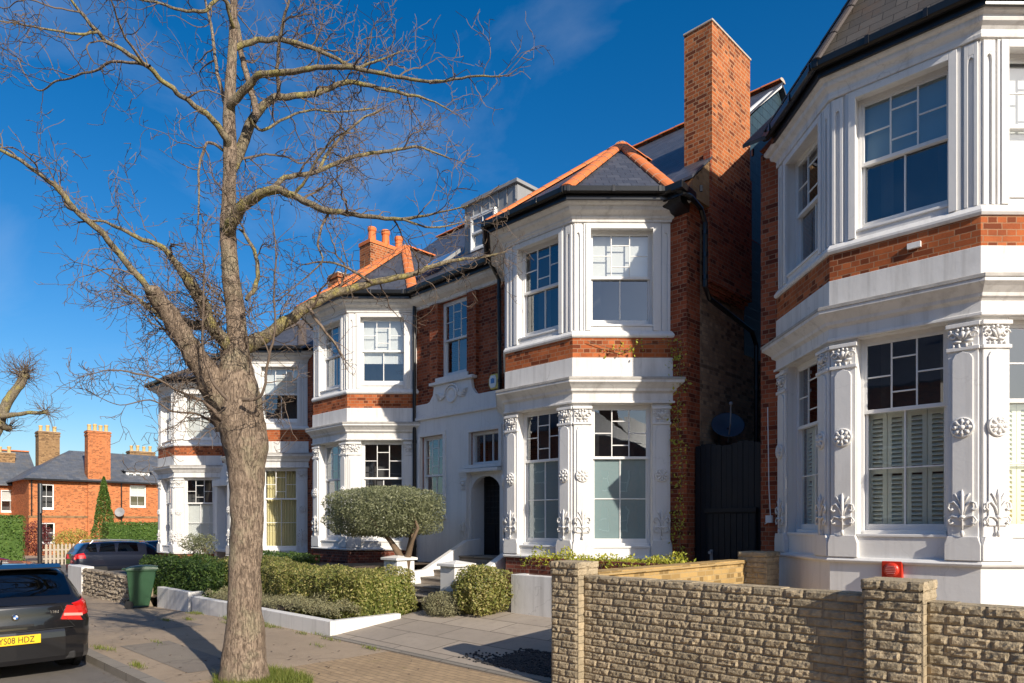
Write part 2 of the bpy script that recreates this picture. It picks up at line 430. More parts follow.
# ------------------------------------------------------------------ canted bays
YF, YW, HW, PJ = 9.7, 10.95, .85, 1.25
def bay_path(cx, o, yend=YW):
    t = math.tan(rad(22.5)); e = YW-yend
    return [V((cx-HW-PJ-o*1.41421+e, yend, 0)), V((cx-HW-o*t, YF-o, 0)), V((cx+HW+o*t, YF-o, 0)), V((cx+HW+PJ+o*1.41421-e, yend, 0))]
def sweep(mb, cx, prof, yend=YW):
    """closed profile of (offset, z) swept round the bay"""
    n = len(prof); rings = [[p+V((0, 0, z)) for p in bay_path(cx, o, yend)] for o, z in prof]
    b = len(mb.v)
    for r in rings: mb.v += [tuple(p) for p in r]
    for i in range(n):
        j = (i+1) % n
        for k in range(3): mb.f.append((b+i*4+k, b+i*4+k+1, b+j*4+k+1, b+j*4+k))
    mb.f.append(tuple(b+i*4 for i in range(n))); mb.f.append(tuple(b+i*4+3 for i in range(n))[::-1])
    return mb
def bay_frames(cx, o=0):
    p = bay_path(cx, o); r = []
    for i in range(3):
        u = (p[i+1]-p[i]); L = u.length; u.normalize()
        r.append((F(p[i], u, V((u.y, -u.x, 0))), L))
    return r

def rosette(f, u, n, z, r=.1):
    mb = MB(); c = f.p(u, n, z)
    mb.lathe(c, [(r*1.25, 0), (r*1.25, .018), (r*1.1, .032), (r*1.0, .02), (r*.4, .018), (r*.3, .045), (.002, .055)], 20, f.n)
    for k in range(8):
        a = 2*math.pi*k/8; d = V((math.cos(a), math.sin(a)))
        for q, s in ((.5, .2), (.72, .26), (.86, .2)):
            mb.ball(f.p(u+d.x*r*q, n+.025, z+d.y*r*q), r*s, r*s, r*s, 6, 4)
    return mb
def fleur(f, u, n, z, h=.36):
    mb = MB(); s = h/.36
    T = lambda pts, rr: f.tube(mb, [(u+a*s, n+.012, z+b*s) for a, b in pts], rr*.78, 6)
    mb.tube([f.p(u, n+.012, z-.05*s), f.p(u, n+.016, z+.1*s), f.p(u, n+.016, z+.2*s), f.p(u, n+.014, z+.31*s), f.p(u, n+.01, z+.37*s)], [.009*s, .012*s, .019*s, .018*s, .003*s], 6)
    mb.ball(f.p(u, n+.015, z+.1*s), .03*s, .03*s, .02*s, 6, 4); mb.ball(f.p(u, n+.015, z-.06*s), .02*s, .02*s, .035*s, 6, 4)
    for g in (-1, 1):
        T([(0, .1), (g*.03, .2), (g*.07, .25), (g*.11, .235), (g*.12, .19), (g*.095, .165), (g*.078, .185)], .015*s)
        T([(0, .06), (g*.04, .1), (g*.09, .11), (g*.12, .07), (g*.1, .03), (g*.075, .05)], .013*s)
        T([(g*.01, .22), (g*.04, .29), (g*.065, .33)], .011*s)
    return mb
def capital(f, u, w, n, z):
    mb = MB()
    for g in (-1, 1):
        x0 = u+g*w*.34
        f.tube(mb, [(x0+g*.05*math.cos(a)*(1-a/9), n+.02, z+.09+.05*math.sin(a)*(1-a/9)) for a in [i*.7 for i in range(10)]], .011, 5)
        f.tube(mb, [(u, n+.015, z+.03), (u+g*w*.14, n+.03, z+.1), (u+g*w*.24, n+.03, z+.13)], [.014, .02, .012], 5)
        f.tube(mb, [(u+g*w*.04, n+.02, z+.02), (u+g*w*.2, n+.025, z+.02), (x0, n+.02, z+.03)], [.012, .018, .008], 5)
        mb.ball(f.p(u+g*w*.16, n+.02, z+.16), .02)
        mb.ball(f.p(u+g*w*.4, n+.02, z+.155), .016)
        mb.ball(f.p(u+g*w*.12, n+.02, z-.03), .018, .018, .03, 6, 4); mb.ball(f.p(u+g*w*.3, n+.02, z-.025), .014, .014, .025, 6, 4)
    mb.ball(f.p(u, n+.025, z+.1), .032, .032, .045); mb.ball(f.p(u, n+.02, z+.17), .02)
    return mb

def bay(root, cx, dz, up, low, b0=1.42, ov=1.0, hips='terracotta', plinth='brick_dark', detail=True, white=None, roof=True, roofmat=None, apex=(12.37, 2.35), band='brick_orange'):
    W = white or M['white']; fr = bay_frames(cx); z = lambda q: q+dz
    PW = .36
    # plinth
    mb = MB(); sweep(mb, cx, [(.02, z(-.9)), (.02, z(b0-.07)), (-.2, z(b0-.07)), (-.2, z(-.9))])
    mb.build('plinth', M[plinth] if plinth != 'white' else W, root)
    mb = MB(); sweep(mb, cx, [(-.2, z(b0-.07)), (.06, z(b0-.07)), (.08, z(b0-.04)), (.05, z(b0)), (-.2, z(b0))]); mb.build('plinth_moulding', W, root, bevel=.006)
    # lower storey
    lw = MB()
    for f, L in fr: f.wall(lw, 0, L, z(b0), z(4.3), [(PW-.025, L-PW+.025, z(1.58), z(4.18))], border=False)
    lw.build('ground_floor_wall', W, root)
    # pilasters at the corners
    for k in range(4):
        pl = MB(); orn = []
        for f, L, u0 in ([(fr[k-1][0], fr[k-1][1], fr[k-1][1]-PW)] if k > 0 else []) + ([(fr[k][0], fr[k][1], 0)] if k < 3 else []):
            mirrored = u0 > 0
            a, b = (u0+.0, u0+PW-.012) if mirrored else (u0+.012, u0+PW)
            a += 0.035 if mirrored else 0; b -= 0 if mirrored else .035
            f.box(pl, a, b, 0, .035, z(b0+.28), z(3.86))            # shaft
            c0, c1 = a+.05, b-.05
            f.prism(pl, [(c0, z(b0+.42)), (c1, z(b0+.42)), (c1, z(3.7)), (c1-.03, z(3.76)), ((c0+c1)/2, z(3.79)), (c0+.03, z(3.76)), (c0, z(3.7))], .033, .058)
            f.prism(pl, [(a-.03, z(b0+.003)), (b+.03, z(b0+.003)), (b+.03, z(b0+.19)), (b, z(b0+.29)), (a, z(b0+.29)), (a-.03, z(b0+.19))], -.01, .075)
            f.box(pl, a-.015, b+.015, 0, .06, z(3.80), z(3.845)); f.box(pl, a-.02, b+.02, 0, .065, z(4.08), z(4.13)); f.box(pl, a, b, 0, .03, z(3.845), z(4.08))
            orn.append((f, (a+b)/2, b-a))
        o = pl.build('pilaster', W, root, bevel=.006)
        if detail:
            for f, uc, w in orn:
                capital(f, uc, w, .03, z(3.89)).build('capital', M['ornament'], o, smooth=True)
                rosette(f, uc, .056, z(2.88), .1).build('rosette', M['ornament'], o, smooth=True)
                fleur(f, uc, .056, z(b0+.4), .44).build('floral_relief', M['ornament'], o, smooth=True)
    for i, (f, L) in enumerate(fr):
        window(root, f, PW-.025, L-PW+.025, z(1.6), z(4.18), z(3.2), **low[i])
    # entablature
    mb = MB(); sweep(mb, cx, [(-.1, z(4.185)), (.07, z(4.185)), (.07, z(4.22)), (.04, z(4.23)), (.04, z(4.36)), (.06, z(4.38)), (.09, z(4.4)), (.1, z(4.44)), (.16, z(4.5)), (.21, z(4.54)), (.21, z(4.6)), (.19, z(4.63)), (-.1, z(4.66))])
    mb.build('cornice', M['white_dirty'], root, bevel=.004)
    mb = MB(); sweep(mb, cx, [(.03, z(4.66)), (.19, z(4.638)), (.222, z(4.625)), (.222, z(4.585)), (.214, z(4.585)), (.214, z(4.618)), (.18, z(4.63)), (.03, z(4.65))]); mb.build('lead_flashing', M['lead_dirty'], root)
    mb = MB(); sweep(mb, cx, [(-.2, z(4.6)), (.04, z(4.6)), (.04, z(5.01)), (-.2, z(5.01))]); mb.build('parapet_band', M['white_dirty'], root, bevel=.006)
    mb = MB(); sweep(mb, cx, [(-.2, z(5.01)), (.025, z(5.01)), (.025, z(5.37)), (-.2, z(5.37))]); mb.build('brick_band', M[band], root)
    mb = MB(); sweep(mb, cx, [(-.2, z(5.37)), (.045, z(5.37)), (.065, z(5.4)), (.065, z(5.43)), (.02, z(5.5)), (-.2, z(5.5))]); mb.build('upper_sill_moulding', W, root, bevel=.005)
    # upper storey
    uw = MB(); PU = .30
    for f, L in fr: f.wall(uw, 0, L, z(5.45), z(7.6), [(PU, L-PU, z(5.62), z(7.38))], border=False)
    uw.build('upper_wall', W, root)
    for i, (f, L) in enumerate(fr):
        su = MB(); a, b = PU, L-PU
        f.box(su, a-.07, a+.02, -.01, .04, z(5.5), z(7.44)); f.box(su, b-.02, b+.07, -.01, .04, z(5.5), z(7.44)); f.box(su, a+.02, b-.02, -.01, .04, z(7.35), z(7.44))
        f.box(su, a-.11, a-.07, -.01, .022, z(5.5), z(7.48)); f.box(su, b+.07, b+.11, -.01, .022, z(5.5), z(7.48)); f.box(su, a-.07, b+.07, -.01, .022, z(7.44), z(7.48))
        for c, d in ((.0, PU-.12), (L-PU+.12, L)):          # fluted corner strips
            if d-c < .1: continue
            f.box(su, c+.02, c+.06, 0, .03, z(5.5), z(7.44)); f.box(su, d-.06, d-.02, 0, .03, z(5.5), z(7.44)); f.box(su, c+.06, d-.06, 0, .03, z(7.30), z(7.44))
            um = (c+d)/2; hw = (d-.06-c-.06)/2
            f.prism(su, [(um-hw, z(7.30)), (um-hw, z(7.20)), (um-hw*.7, z(7.26)), (um, z(7.28)), (um+hw*.7, z(7.26)), (um+hw, z(7.20)), (um+hw, z(7.30))], 0, .029)
        su.build('window_surround', W, root, bevel=.005)
        window(root, f, PU, L-PU, z(5.62), z(7.38), z(6.5), **up[i])
    k = ov
    mb = MB(); sweep(mb, cx, [(-.2, z(7.46)), (.045, z(7.46)), (.05, z(7.5)), (.08*k, z(7.52)), (.08*k, z(7.55)), (.12*k, z(7.58)), (.2*k, z(7.61)), (.22*k, z(7.64)), (.22*k, z(7.67)), (.3*k, z(7.69)), (.35*k, z(7.73)), (.35*k, z(7.77)), (-.2, z(7.78))], 10.93)
    mb.build('eaves_cornice', M['white_dirty'], root, bevel=.004)
    q = .35*k-.345
    g = MB(); sweep(g, cx, [(.335+q, z(7.71)), (.375+q, z(7.71)), (.375+q, z(7.83)), (.38+q, z(7.815)), (.41+q, z(7.79)), (.45+q, z(7.79)), (.48+q, z(7.815)), (.49+q, z(7.9)), (.47+q, z(7.9)), (.335+q, z(7.89))], 10.62)
    for f, L in bay_frames(cx, .49+q):
        for e in (.03, .35, .68, .97): f.box(g, e*L-.025, e*L+.025, -.02, .01, z(7.8), z(7.91))
    g.build('gutter', M['black'], root, bevel=.004)
    if roof:
        rm = roofmat or M['slate']; P = V((cx, apex[0], z(7.88)+apex[1])); E = [p+V((0, 0, z(7.87))) for p in bay_path(cx, .41+q, 10.62)]
        Q = V((cx, apex[0]+2.4, P.z))
        r = MB()
        for tri in ((E[0], E[1], P), (E[1], E[2], P), (E[2], E[3], P), (E[3], Q+V((1.2, -.2, -1.0)), Q, P), (E[0], P, Q, Q+V((-1.2, -.2, -1.0)))): r.poly(tri)
        ro = r.build('bay_roof', rm, root)
        hp = MB(); jt = MB()
        for a, b in ((E[0], P), (E[1], P), (E[2], P), (E[3], P), (P, Q)): hip_tiles(hp, jt, a, b)
        hip_build(hp, jt, 'hip_tiles', ro, hips)
    return fr

def hip_tiles(hp, jt, a, b, r=.115, step=.42):
    d = (b-a); L = d.length; d.normalize(); side = d.cross(V((0, 0, 1))).normalized(); up = side.cross(d)
    n = max(1, round(L/step))
    for k in range(n):
        s0 = L*k/n+.008; s1 = L*(k+1)/n-.008
        ring = []
        for s, rr in ((s0, r*1.0), (s1, r*.93)):
            ring.append([a+d*s+side*(rr*1.25*math.cos(t))+up*(rr*.75*math.sin(t)+.0) for t in [math.pi*i/8 for i in range(9)]])
        vs = ring[0]+ring[1]
        hp.mesh(vs, [(i, i+1, i+10, i+9) for i in range(8)]+[tuple(range(9))[::-1], tuple(range(9, 18))])
        c = a+d*(s1+.008); rr = r*.98
        pts = [c+side*(rr*1.25*math.cos(t))+up*(rr*.75*math.sin(t)) for t in [math.pi*i/8 for i in range(9)]]
        jt.prism(pts, d*.012)

def hip_build(hp, jt, name, parent, m='terracotta'):
    n = len(hp.f); hp.mesh(jt.v, jt.f); o = hp.build(name, M[m], parent); o.data.materials.append(M['mortar'] if m == 'terracotta' else M[m])
    o.data.polygons.foreach_set('material_index', [0]*n+[1]*(len(o.data.polygons)-n)); return o
def slab(mb, pts, t=.06):
    return mb.prism(pts, (0, 0, -t))
W3 = dict(upper='3col')
def wcfg(up=None, low=None, lower=2): return dict(upper='3col', lower=lower, up_in=up, low_in=low)
FR = lambda x: F((x, YW, 0), (1, 0, 0), (0, -1, 0))       # street wall frame, u = +X from x
def chimney(root, x0, x1, y0, y1, z0, z1, mat='brick_chim', pots=0, cap='terracotta', caph=.0, corb=True, potm=None):
    mb = MB(); mb.box(x0, x1, y0, y1, z0, z1)
    if corb:
        mb.box(x0-.035, x1+.035, y0-.035, y1+.035, z1-.36, z1-.22); mb.box(x0-.05, x1+.05, y0-.05, y1+.05, z1-.14, z1-.03)
    o = mb.build('chimney', M[mat], root)
    c = MB(); c.box(x0-.03, x1+.03, y0-.03, y1+.03, z1-.002, z1+(caph or .04)); c.build('chimney_cap', M[cap if caph else 'mortar'], o, bevel=.01)
    for k in range(pots):
        p = MB(); yy = y0+(y1-y0)*(k+.5)/pots; zz = z1+caph; h = .5+.06*(k % 2)
        p.lathe(((x0+x1)/2, yy, zz), [(.15, 0), (.13, .05), (.115, h*.7), (.14, h*.78), (.145, h*.92), (.125, h), (.09, h), (.08, h*.6)], 12)
        p.build('chimney_pot', M[potm or 'terracotta'], o, smooth=False)
    return o

def shell(root, x0, x1, dz, segs, yb=20.5, ridge=(15.5, 12.05), wall='brick', roofm='slate', side='brick', hipL=False, hipR=False, rin=0, zb=-.6, gable_r='brick', gable_l='brick'):
    """segs: list of (xa, xb, holes) along the street wall"""
    ez = 7.73+dz
    for xa, xb, holes in segs: FR(0).wall(MB(), xa, xb, zb+dz, 7.78+dz, holes, t=.24).build('brick_wall', M[wall], root)
    ry, rz = ridge; rz += dz
    for x, nm, gm, hip in ((x0, 'side_wall', gable_l, hipL), (x1, 'side_wall', gable_r, hipR)):
        s = MB(); sg = .15 if x == x0 else -.15
        xx = x; pr = [(xx, YW+.241, zb+dz), (xx, yb, zb+dz), (xx, yb, ez+.1), (xx, YW+.241, ez+.1)]
        s.prism(pr, (sg, 0, 0)); s.build(nm, M[side], root)
        if not hip:
            g = MB(); xx = x-(rin if x == x1 else 0); g.prism([(xx, YW-.05, ez+.1), (xx, yb+.05, ez+.1), (xx, ry, rz-.1)], (sg, 0, 0)); g.build('gable_wall', M[gm], root)
    b = MB(); b.box(x0+.15, x1-.15, yb-.2, yb, zb+dz, ez+.1); b.build('rear_wall', M[wall], root)
    r = MB(); e0 = 10.55; lo = ez+.12; dy = 2*ry-e0
    hl = (ry-e0)*.8 if hipL else -.12; hr = (ry-e0)*.8 if hipR else -.12+rin; o = -.12 if not hipL else -.3; p = -.12+rin if not hipR else -.3
    slab(r, [(x0+o, e0, lo), (x1-p, e0, lo), (x1-hr, ry, rz), (x0+hl, ry, rz)])
    slab(r, [(x1-p, dy, lo), (x0+o, dy, lo), (x0+hl, ry, rz), (x1-hr, ry, rz)])
    if hipL: slab(r, [(x0+o, dy, lo), (x0+o, e0, lo), (x0+hl, ry, rz)])
    if hipR: slab(r, [(x1-p, e0, lo), (x1-p, dy, lo), (x1-hr, ry, rz)])
    ro = r.build('main_roof', M[roofm], root)
    hp, jt = MB(), MB(); hip_tiles(hp, jt, V((x0+hl, ry, rz)), V((x1-hr, ry, rz)), .11, .45); hip_build(hp, jt, 'ridge_tiles', ro)
    # eaves: soffit board + gutter between the bays
    return ro
def eaves(root, runs, dz):
    s, g = MB(), MB(); f = FR(0)
    for a, b in runs:
        s.mesh(*prof_run(f, a, b, [(0, 7.46), (.06, 7.46), (.08, 7.53), (.22, 7.59), (.3, 7.65), (.33, 7.74), (0, 7.76)], dz))
        g.mesh(*prof_run(f, a, b, [(.335, 7.7), (.375, 7.7), (.375, 7.81), (.4, 7.775), (.46, 7.775), (.49, 7.81), (.5, 7.89), (.335, 7.89)], dz))
    s.build('eaves_board', M['white_dirty'], root, bevel=.004); g.build('gutter', M['black'], root)
def prof_run(f, a, b, prof, dz):
    n = len(prof); vs = [f.p(a, o, z+dz) for o, z in prof]+[f.p(b, o, z+dz) for o, z in prof]
    return vs, [(i, (i+1) % n, (i+1) % n+n, i+n) for i in range(n)]+[tuple(range(n))[::-1], tuple(range(n, 2*n))]

# ================================================================== middle villa (two bays, entrance between)
hB = thing('brick_villa', 'double fronted red brick villa with terracotta hip tiles and a tall brick chimney', 'house', (-12.6, 10.95, .1))
xL, xR = -18.75, -6.4
cA, cB = -16.3, -8.83
upw = (-13.2, -12.2, 5.6, 7.45)
shell(hB, xL, xR, 0, [(xL, cA-2.1, []), (cA+2.1, cB-2.1, [(upw[0], upw[1], upw[2], upw[3]), (-14.35+.4, -13.05, 2.2, 4.2), (-12.1, -11.1, 3.38, 4.15), (-12.05, -11.08, .9, 3.16)]), (cB+2.1, xR, [])], gable_r='teal', rin=.33)
m_ = MB(); m_.box(xR-.02, xR+.012, 13.15, 20, 5.4, 7.8); m_.build('slate_hung_wall', M['teal'], hB)
eaves(hB, [(cA+2.15, cB-2.15)], 0)
bay(hB, cB, 0, [wcfg(), wcfg(None, None), wcfg('blind.9', None)], [wcfg(lower=4), wcfg(None, 'film', 4), wcfg(None, 'film', 4)])
bay(hB, cA, -.03, [wcfg(), wcfg(), wcfg('blind', 'blind.35')], [wcfg(lower=4)]*3, apex=(12.15, 2.2))
f = FR(0)
# stucco ground floor of the recess with a shaped pediment
st = MB(); fs = F((0, YW-.07, 0), (1, 0, 0), (0, -1, 0))
fs.wall(st, cA+2.1, cB-2.13, -.5, 4.62, [(-13.95, -13.05, 2.2, 4.2), (-12.1, -11.1, 3.38, 4.15), (-12.05, -11.08, .9, 3.16)], t=.065)
st.build('rendered_wall', M['white'], hB)
pd = MB(); x0, x1 = cA+2.1, cB-2.13
pts = [(x0, 4.7), (x1, 4.7), (x1, 5.02)]
def curve(a, b, c, d): return [(a+(c-a)*(1-math.cos(t)), b+(d-b)*math.sin(t)) for t in [math.pi/2*i/7 for i in range(8)]]
pts += [(-11.75, 5.02), (-11.85, 5.05), (-11.98, 5.2), (-12.02, 5.42), (-13.38, 5.42), (-13.42, 5.2), (-13.55, 5.05), (-13.65, 5.02), (x0, 5.02)]
fs.prism(pd, pts, -.06, .03); pd.build('pediment', M['white'], hB, bevel=.006)
ps = MB(); f.box(ps, x0, x1, 0, .13, 4.62, 4.7); f.box(ps, -13.5, -11.9, 0, .17, 5.42, 5.49); f.box(ps, -13.3, -12.1, 0, .13, 5.49, 5.59)
ps.build('string_course', M['white'], hB, bevel=.008)
cr = MB(); fo = F((0, YW-.1, 0), (1, 0, 0), (0, -1, 0))
cr.lathe(fo.p(-12.7, 0, 5.12), [(.2, -.01), (.2, .03), (.16, .045), (.15, .02), (.08, .03), (.002, .05)], 24, fo.n)
fo.tube(cr, [(-12.7+.24*math.cos(a), .02, 5.17+.2*math.sin(a)) for a in [math.pi*i/12 for i in range(-1, 14)]], .028, 6)
for g in (-1, 1):
    for k in range(5): fo.tube(cr, [(-12.7+g*.22, .02, 5.12), (-12.7+g*(.35+.03*k), .035, 5.1+.035*k-.05), (-12.7+g*(.52+.02*k), .015, 5.08+.045*k-.05)], [.02, .026, .006])
cr.build('crest_relief', M['ornament'], hB, smooth=True)
for a in (-13.55, -12.16):
    bp = MB(); f.box(bp, a, a+.31, -.02, .1, 5.5, 7.45); bp.build('brick_pilaster', M['brick'], hB)
window(hB, f, upw[0], upw[1], upw[2], upw[3], 6.5, upper='3col', lower=2, rec=.06)
window(hB, fs, -13.95, -13.05, 2.2, 4.2, 3.2, upper='3col', lower=4, rec=.1)
fl = MB(); fs.box(fl, -12.1, -12.04, -.2, -.1, 3.38, 4.15); fs.box(fl, -11.16, -11.1, -.2, -.1, 3.38, 4.15); fs.box(fl, -12.04, -11.16, -.2, -.1, 3.38, 3.45); fs.box(fl, -12.04, -11.16, -.2, -.1, 4.08, 4.15)
for x in (-11.75, -11.45): fs.box(fl, x-.012, x+.012, -.18, -.14, 3.45, 4.08)
flo = fl.build('fanlight', M['trim'], hB, bevel=.004)
P = fs.p; MB().poly([P(-12.05, -.16, 3.44), P(-11.15, -.16, 3.44), P(-11.15, -.16, 4.09), P(-12.05, -.16, 4.09)]).build('pane', M['glass'], flo, fix=False)
MB().poly([P(-12.2, -.7, 3.3), P(-11.0, -.7, 3.3), P(-11.0, -.7, 4.2), P(-12.2, -.7, 4.2)]).build('dark_backing', M['room_dark'], flo, fix=False)  # same dark sheet, its colour standing for the unlit interior
# window architraves on the stucco
ar = MB()
for a, b, c, d in ((-13.95, -13.05, 2.2, 4.2), (-12.1, -11.1, 3.38, 4.15)):
    fs.box(ar, a-.1, a, -.01, .03, c, d+.1); fs.box(ar, b, b+.1, -.01, .03, c, d+.1); fs.box(ar, a, b, -.01, .03, d, d+.1); fs.box(ar, a-.12, b+.12, -.01, .07, c-.08, c)
ar.build('architrave', M['white'], hB, bevel=.005)
# porch
po = MB(); po.box(-12.25, -12.042, 10.95, 12.4, .3, 3.3); po.box(-11.088, -10.95, 10.95, 12.4, .3, 3.3); po.box(-12.05, -11.08, 11.2, 12.4, 3.16, 3.3); po.box(-12.05, -11.08, 10.9, 12.4, .6, 1.25)
po.build('porch', M['white'], hB)
ap = MB(); fs.prism(ap, [(-12.05, 3.16), (-12.05, 2.75)]+[(-11.565-.485*math.cos(t), 2.75+.36*math.sin(t)) for t in [math.pi*i/12 for i in range(1, 12)]]+[(-11.08, 2.75), (-11.08, 3.16)], -.15, -.02)
fs.box(ap, -12.32, -11.0, 0, .16, 3.2, 3.28); fs.box(ap, -12.28, -12.1, 0, .1, 1.3, 3.05)
for k in range(3): fs.box(ap, -12.30-.01*k, -12.08+.01*k, 0, .1+.02*k, 3.05+.05*k, 3.1+.05*k)
fs.box(ap, -12.32, -12.06, 0, .14, .9, 1.5); ap.build('porch_arch', M['white'], hB, bevel=.006)
fl_ = fleur(fs, -12.19, .1, 1.75, .35); q = capital(fs, -12.19, .2, .1, 2.85); fl_.mesh(q.v, q.f); fl_.build('floral_relief', M['ornament'], hB, smooth=True)
dr = MB(); fd = F((0, 11.3, 0), (1, 0, 0), (0, -1, 0)); fd.box(dr, -12.05, -11.08, -.06, 0, 1.25, 3.16)
for a in (-12.0, -11.54):
    for c, d in ((1.35, 1.95),): fd.box(dr, a+.04, a+.36, 0, .02, c, d)
do = dr.build('front_door', M['black_wood'], hB, bevel=.005)
lt = MB()
for i in range(7):
    for j in range(9): fd.box(lt, -11.98+i*.13, -11.96+i*.13, 0, .012, 2.0, 3.1); break
for j in range(9): fd.box(lt, -11.99, -11.15, 0, .014, 2.0+j*.13, 2.018+j*.13)
lt.build('door_lattice', M['iron'], do)
kn = MB(); kn.ball(fd.p(-11.2, .05, 2.0-.05), .035); kn.build('handle', M['lead'], do, smooth=True)
# chimney with breast, verge, drain pipes, dormer, skylight
ch = MB()
X1 = -6.2
ch.box(-6.77, X1, 11.5, 13.02, 8.2, 11.15); o = ch.build('chimney', M['brick_chim'], hB)
c = MB(); c.box(-6.79, X1+.02, 11.48, 13.04, 11.148, 11.19); c.build('chimney_cap', M['mortar'], o, bevel=.012)
br = MB(); br.box(-6.34, X1-.003, 11.44, 13.1, 6.4, 8.8); br.box(-6.34, X1-.05, 11.5, 13.04, 6.32, 6.4); br.box(-6.34, X1-.09, 11.56, 12.98, 6.24, 6.32); br.build('chimney_breast', M['brick'], hB)
sl = MB(); sl.prism([(-6.78, 10.8, 8.05), (-6.2, 10.8, 8.05), (-6.2, 11.5, 8.65), (-6.78, 11.5, 8.65)], (0, 0, .05)); sl.build('chimney_flashing', M['slate'], hB)
sy = MB(); sy.box(-6.75, -6.22, 10.85, 11.5, 7.75, 8.05); sy.prism([(-6.22, 10.85, 8.05), (-6.22, 11.5, 8.05), (-6.22, 11.5, 8.63)], (-.1, 0, 0)); sy.build('parapet', M['brick_far2'], hB)
vg = MB(); vg.prism([(-6.72, 12.6, 9.6), (-6.72, 15.5, 11.93), (-6.72, 15.5, 12.03), (-6.72, 12.6, 9.7)], (.1, 0, 0)); vg.build('bargeboard', M['trim'], hB)
ss = MB(); ss.box(xR-.03, xR+.008, 11.42, 20.2, -.3, 7.5); ss.build('side_wall_lower', M['brick_stock'], hB)
def pipe(root, pts, r=.045, name='drainpipe'):
    mb = MB(); mb.tube(pts, r, 8)
    for i in range(len(pts)-1):
        a, b = V(pts[i]), V(pts[i+1])
        if abs(a.z-b.z) > 1:
            for q in (.15, .5, .85):
                c = a.lerp(b, q); mb.lathe(c-V((0, 0, .04)), [(r*1.25, 0), (r*1.25, .08)], 8)
    return mb.build(name, M['black'], root, smooth=False)
pipe(hB, [(-6.35, 10.5, 7.8), (-6.2, 10.75, 7.7), (-6.2, 11.1, 7.6), (-6.2, 11.25, 7.4), (-6.2, 11.25, 6.25), (-6.2, 11.4, 6.08), (-6.25, 13.2, 5.85), (-6.25, 13.4, 5.6), (-6.25, 13.4, 0)])
hop = MB(); hop.prism([(-6.42, 10.46, 7.9), (-6.2, 10.46, 7.9), (-6.2, 10.95, 7.84), (-6.42, 10.95, 7.84)], (0, 0, -.13)); hop.build('gutter_hopper', M['black'], hB, bevel=.01)
pipe(hB, [(cA+2.16, 10.83, 7.9), (cA+2.16, 10.83, .3)])
pipe(hB, [(cB-2.19, 10.5, 7.8), (cB-2.17, 10.78, 7.45), (cB-2.17, 10.81, 4.8)])
# little gutter return to the right of bay B
gr = MB(); fr_ = FR(0); gr.mesh(*prof_run(fr_, -6.75, -6.25, [(.335, 7.7), (.375, 7.7), (.375, 7.81), (.4, 7.775), (.46, 7.775), (.49, 7.81), (.5, 7.89), (.335, 7.89)], 0)); gr.mesh(*prof_run(fr_, -6.75, -6.34, [(0, 7.54), (.1, 7.58), (.28, 7.64), (.33, 7.74), (0, 7.76)], 0)); gr.build('gutter_return', M['black'], hB)
dm = MB(); dY = 11.8
dm.box(-13.3, -11.42, dY, 14.6, 8.7, 10.12); dmo = dm.build('dormer', M['lead'], hB)
dt = MB(); dt.box(-13.36, -11.36, dY-.08, 14.7, 10.12, 10.2)
for k in range(7): dt.box(-13.28+k*.3, -13.25+k*.3, dY-.02, dY, 9.75, 10.12)
dt.build('dormer_top', M['lead'], dmo)
fdm = F((0, dY-.02, 0), (1, 0, 0), (0, -1, 0))
window(hB, fdm, -12.98, -12.1, 8.85, 9.75, 9.3, rec=-.08, upper=2, lower=2, sill=False)
sk = MB(); k0 = (12.05-8.03)/(15.5-10.55)
def onr(x, y, h=.0): return (x, y, 8.03+(y-10.55)*k0+h)
sk.prism([onr(-14.5, 11.15, .0), onr(-13.4, 11.15), onr(-13.4, 11.75), onr(-14.5, 11.75)], (0, 0, .1)); so = sk.build('skylight', M['lead'], hB)
MB().poly([onr(-14.44, 11.2, .105), onr(-13.97, 11.2, .105), onr(-13.97, 11.7, .105), onr(-14.44, 11.7, .105)]).poly([onr(-13.93, 11.2, .105), onr(-13.46, 11.2, .105), onr(-13.46, 11.7, .105), onr(-13.93, 11.7, .105)]).build('pane', M['glass_car'], so, fix=False)
chimney(hB, -18.75, -18.15, 12.2, 13.75, 8.5, 10.75, pots=3, caph=.12, corb=False)

# ================================================================== right-hand villa
hR = thing('brick_villa', 'nearest white bay fronted villa with louvred shutters and brown slate roof', 'house', (-1.5, 10.95, .3))
c3, d3 = -2.62, .27
shell(hR, -5.03, 4.2, d3, [(-5.03, c3-2.1, []), (c3+2.1, 4.2, [])], ridge=(16.2, 12.6), roofm='slate_brown')
bay(hR, c3, d3, [wcfg(), wcfg('film', None), wcfg('blind', 'blind')], [wcfg(None, 'shutter', 4)]*3, plinth='white', roofmat=M['slate_brown'], apex=(10.4, 2.1), b0=1.29, ov=.55, hips='hip_slate')  # teal sheet in the front upper sash paints in reflected sky, no film there
eaves(hR, [(c3+2.15, 4.2)], d3)
vent = MB(); fq = bay_frames(c3, .025)[1][0]; fq.box(vent, .95, 1.1, 0, .04, 5.17+d3, 5.24+d3); vent.build('vent_cover', M['trim'], hR)
cw = MB(); cw.tube([(-4.9, 10.92, 3.9), (-4.88, 10.92, 2.6), (-4.85, 10.92, 2.05), (-4.95, 10.92, 2.0)], .008, 5); cw.box(-4.92, -4.82, 10.88, 10.94, 2.02, 2.14); cw.build('cable', M['trim'], hR)

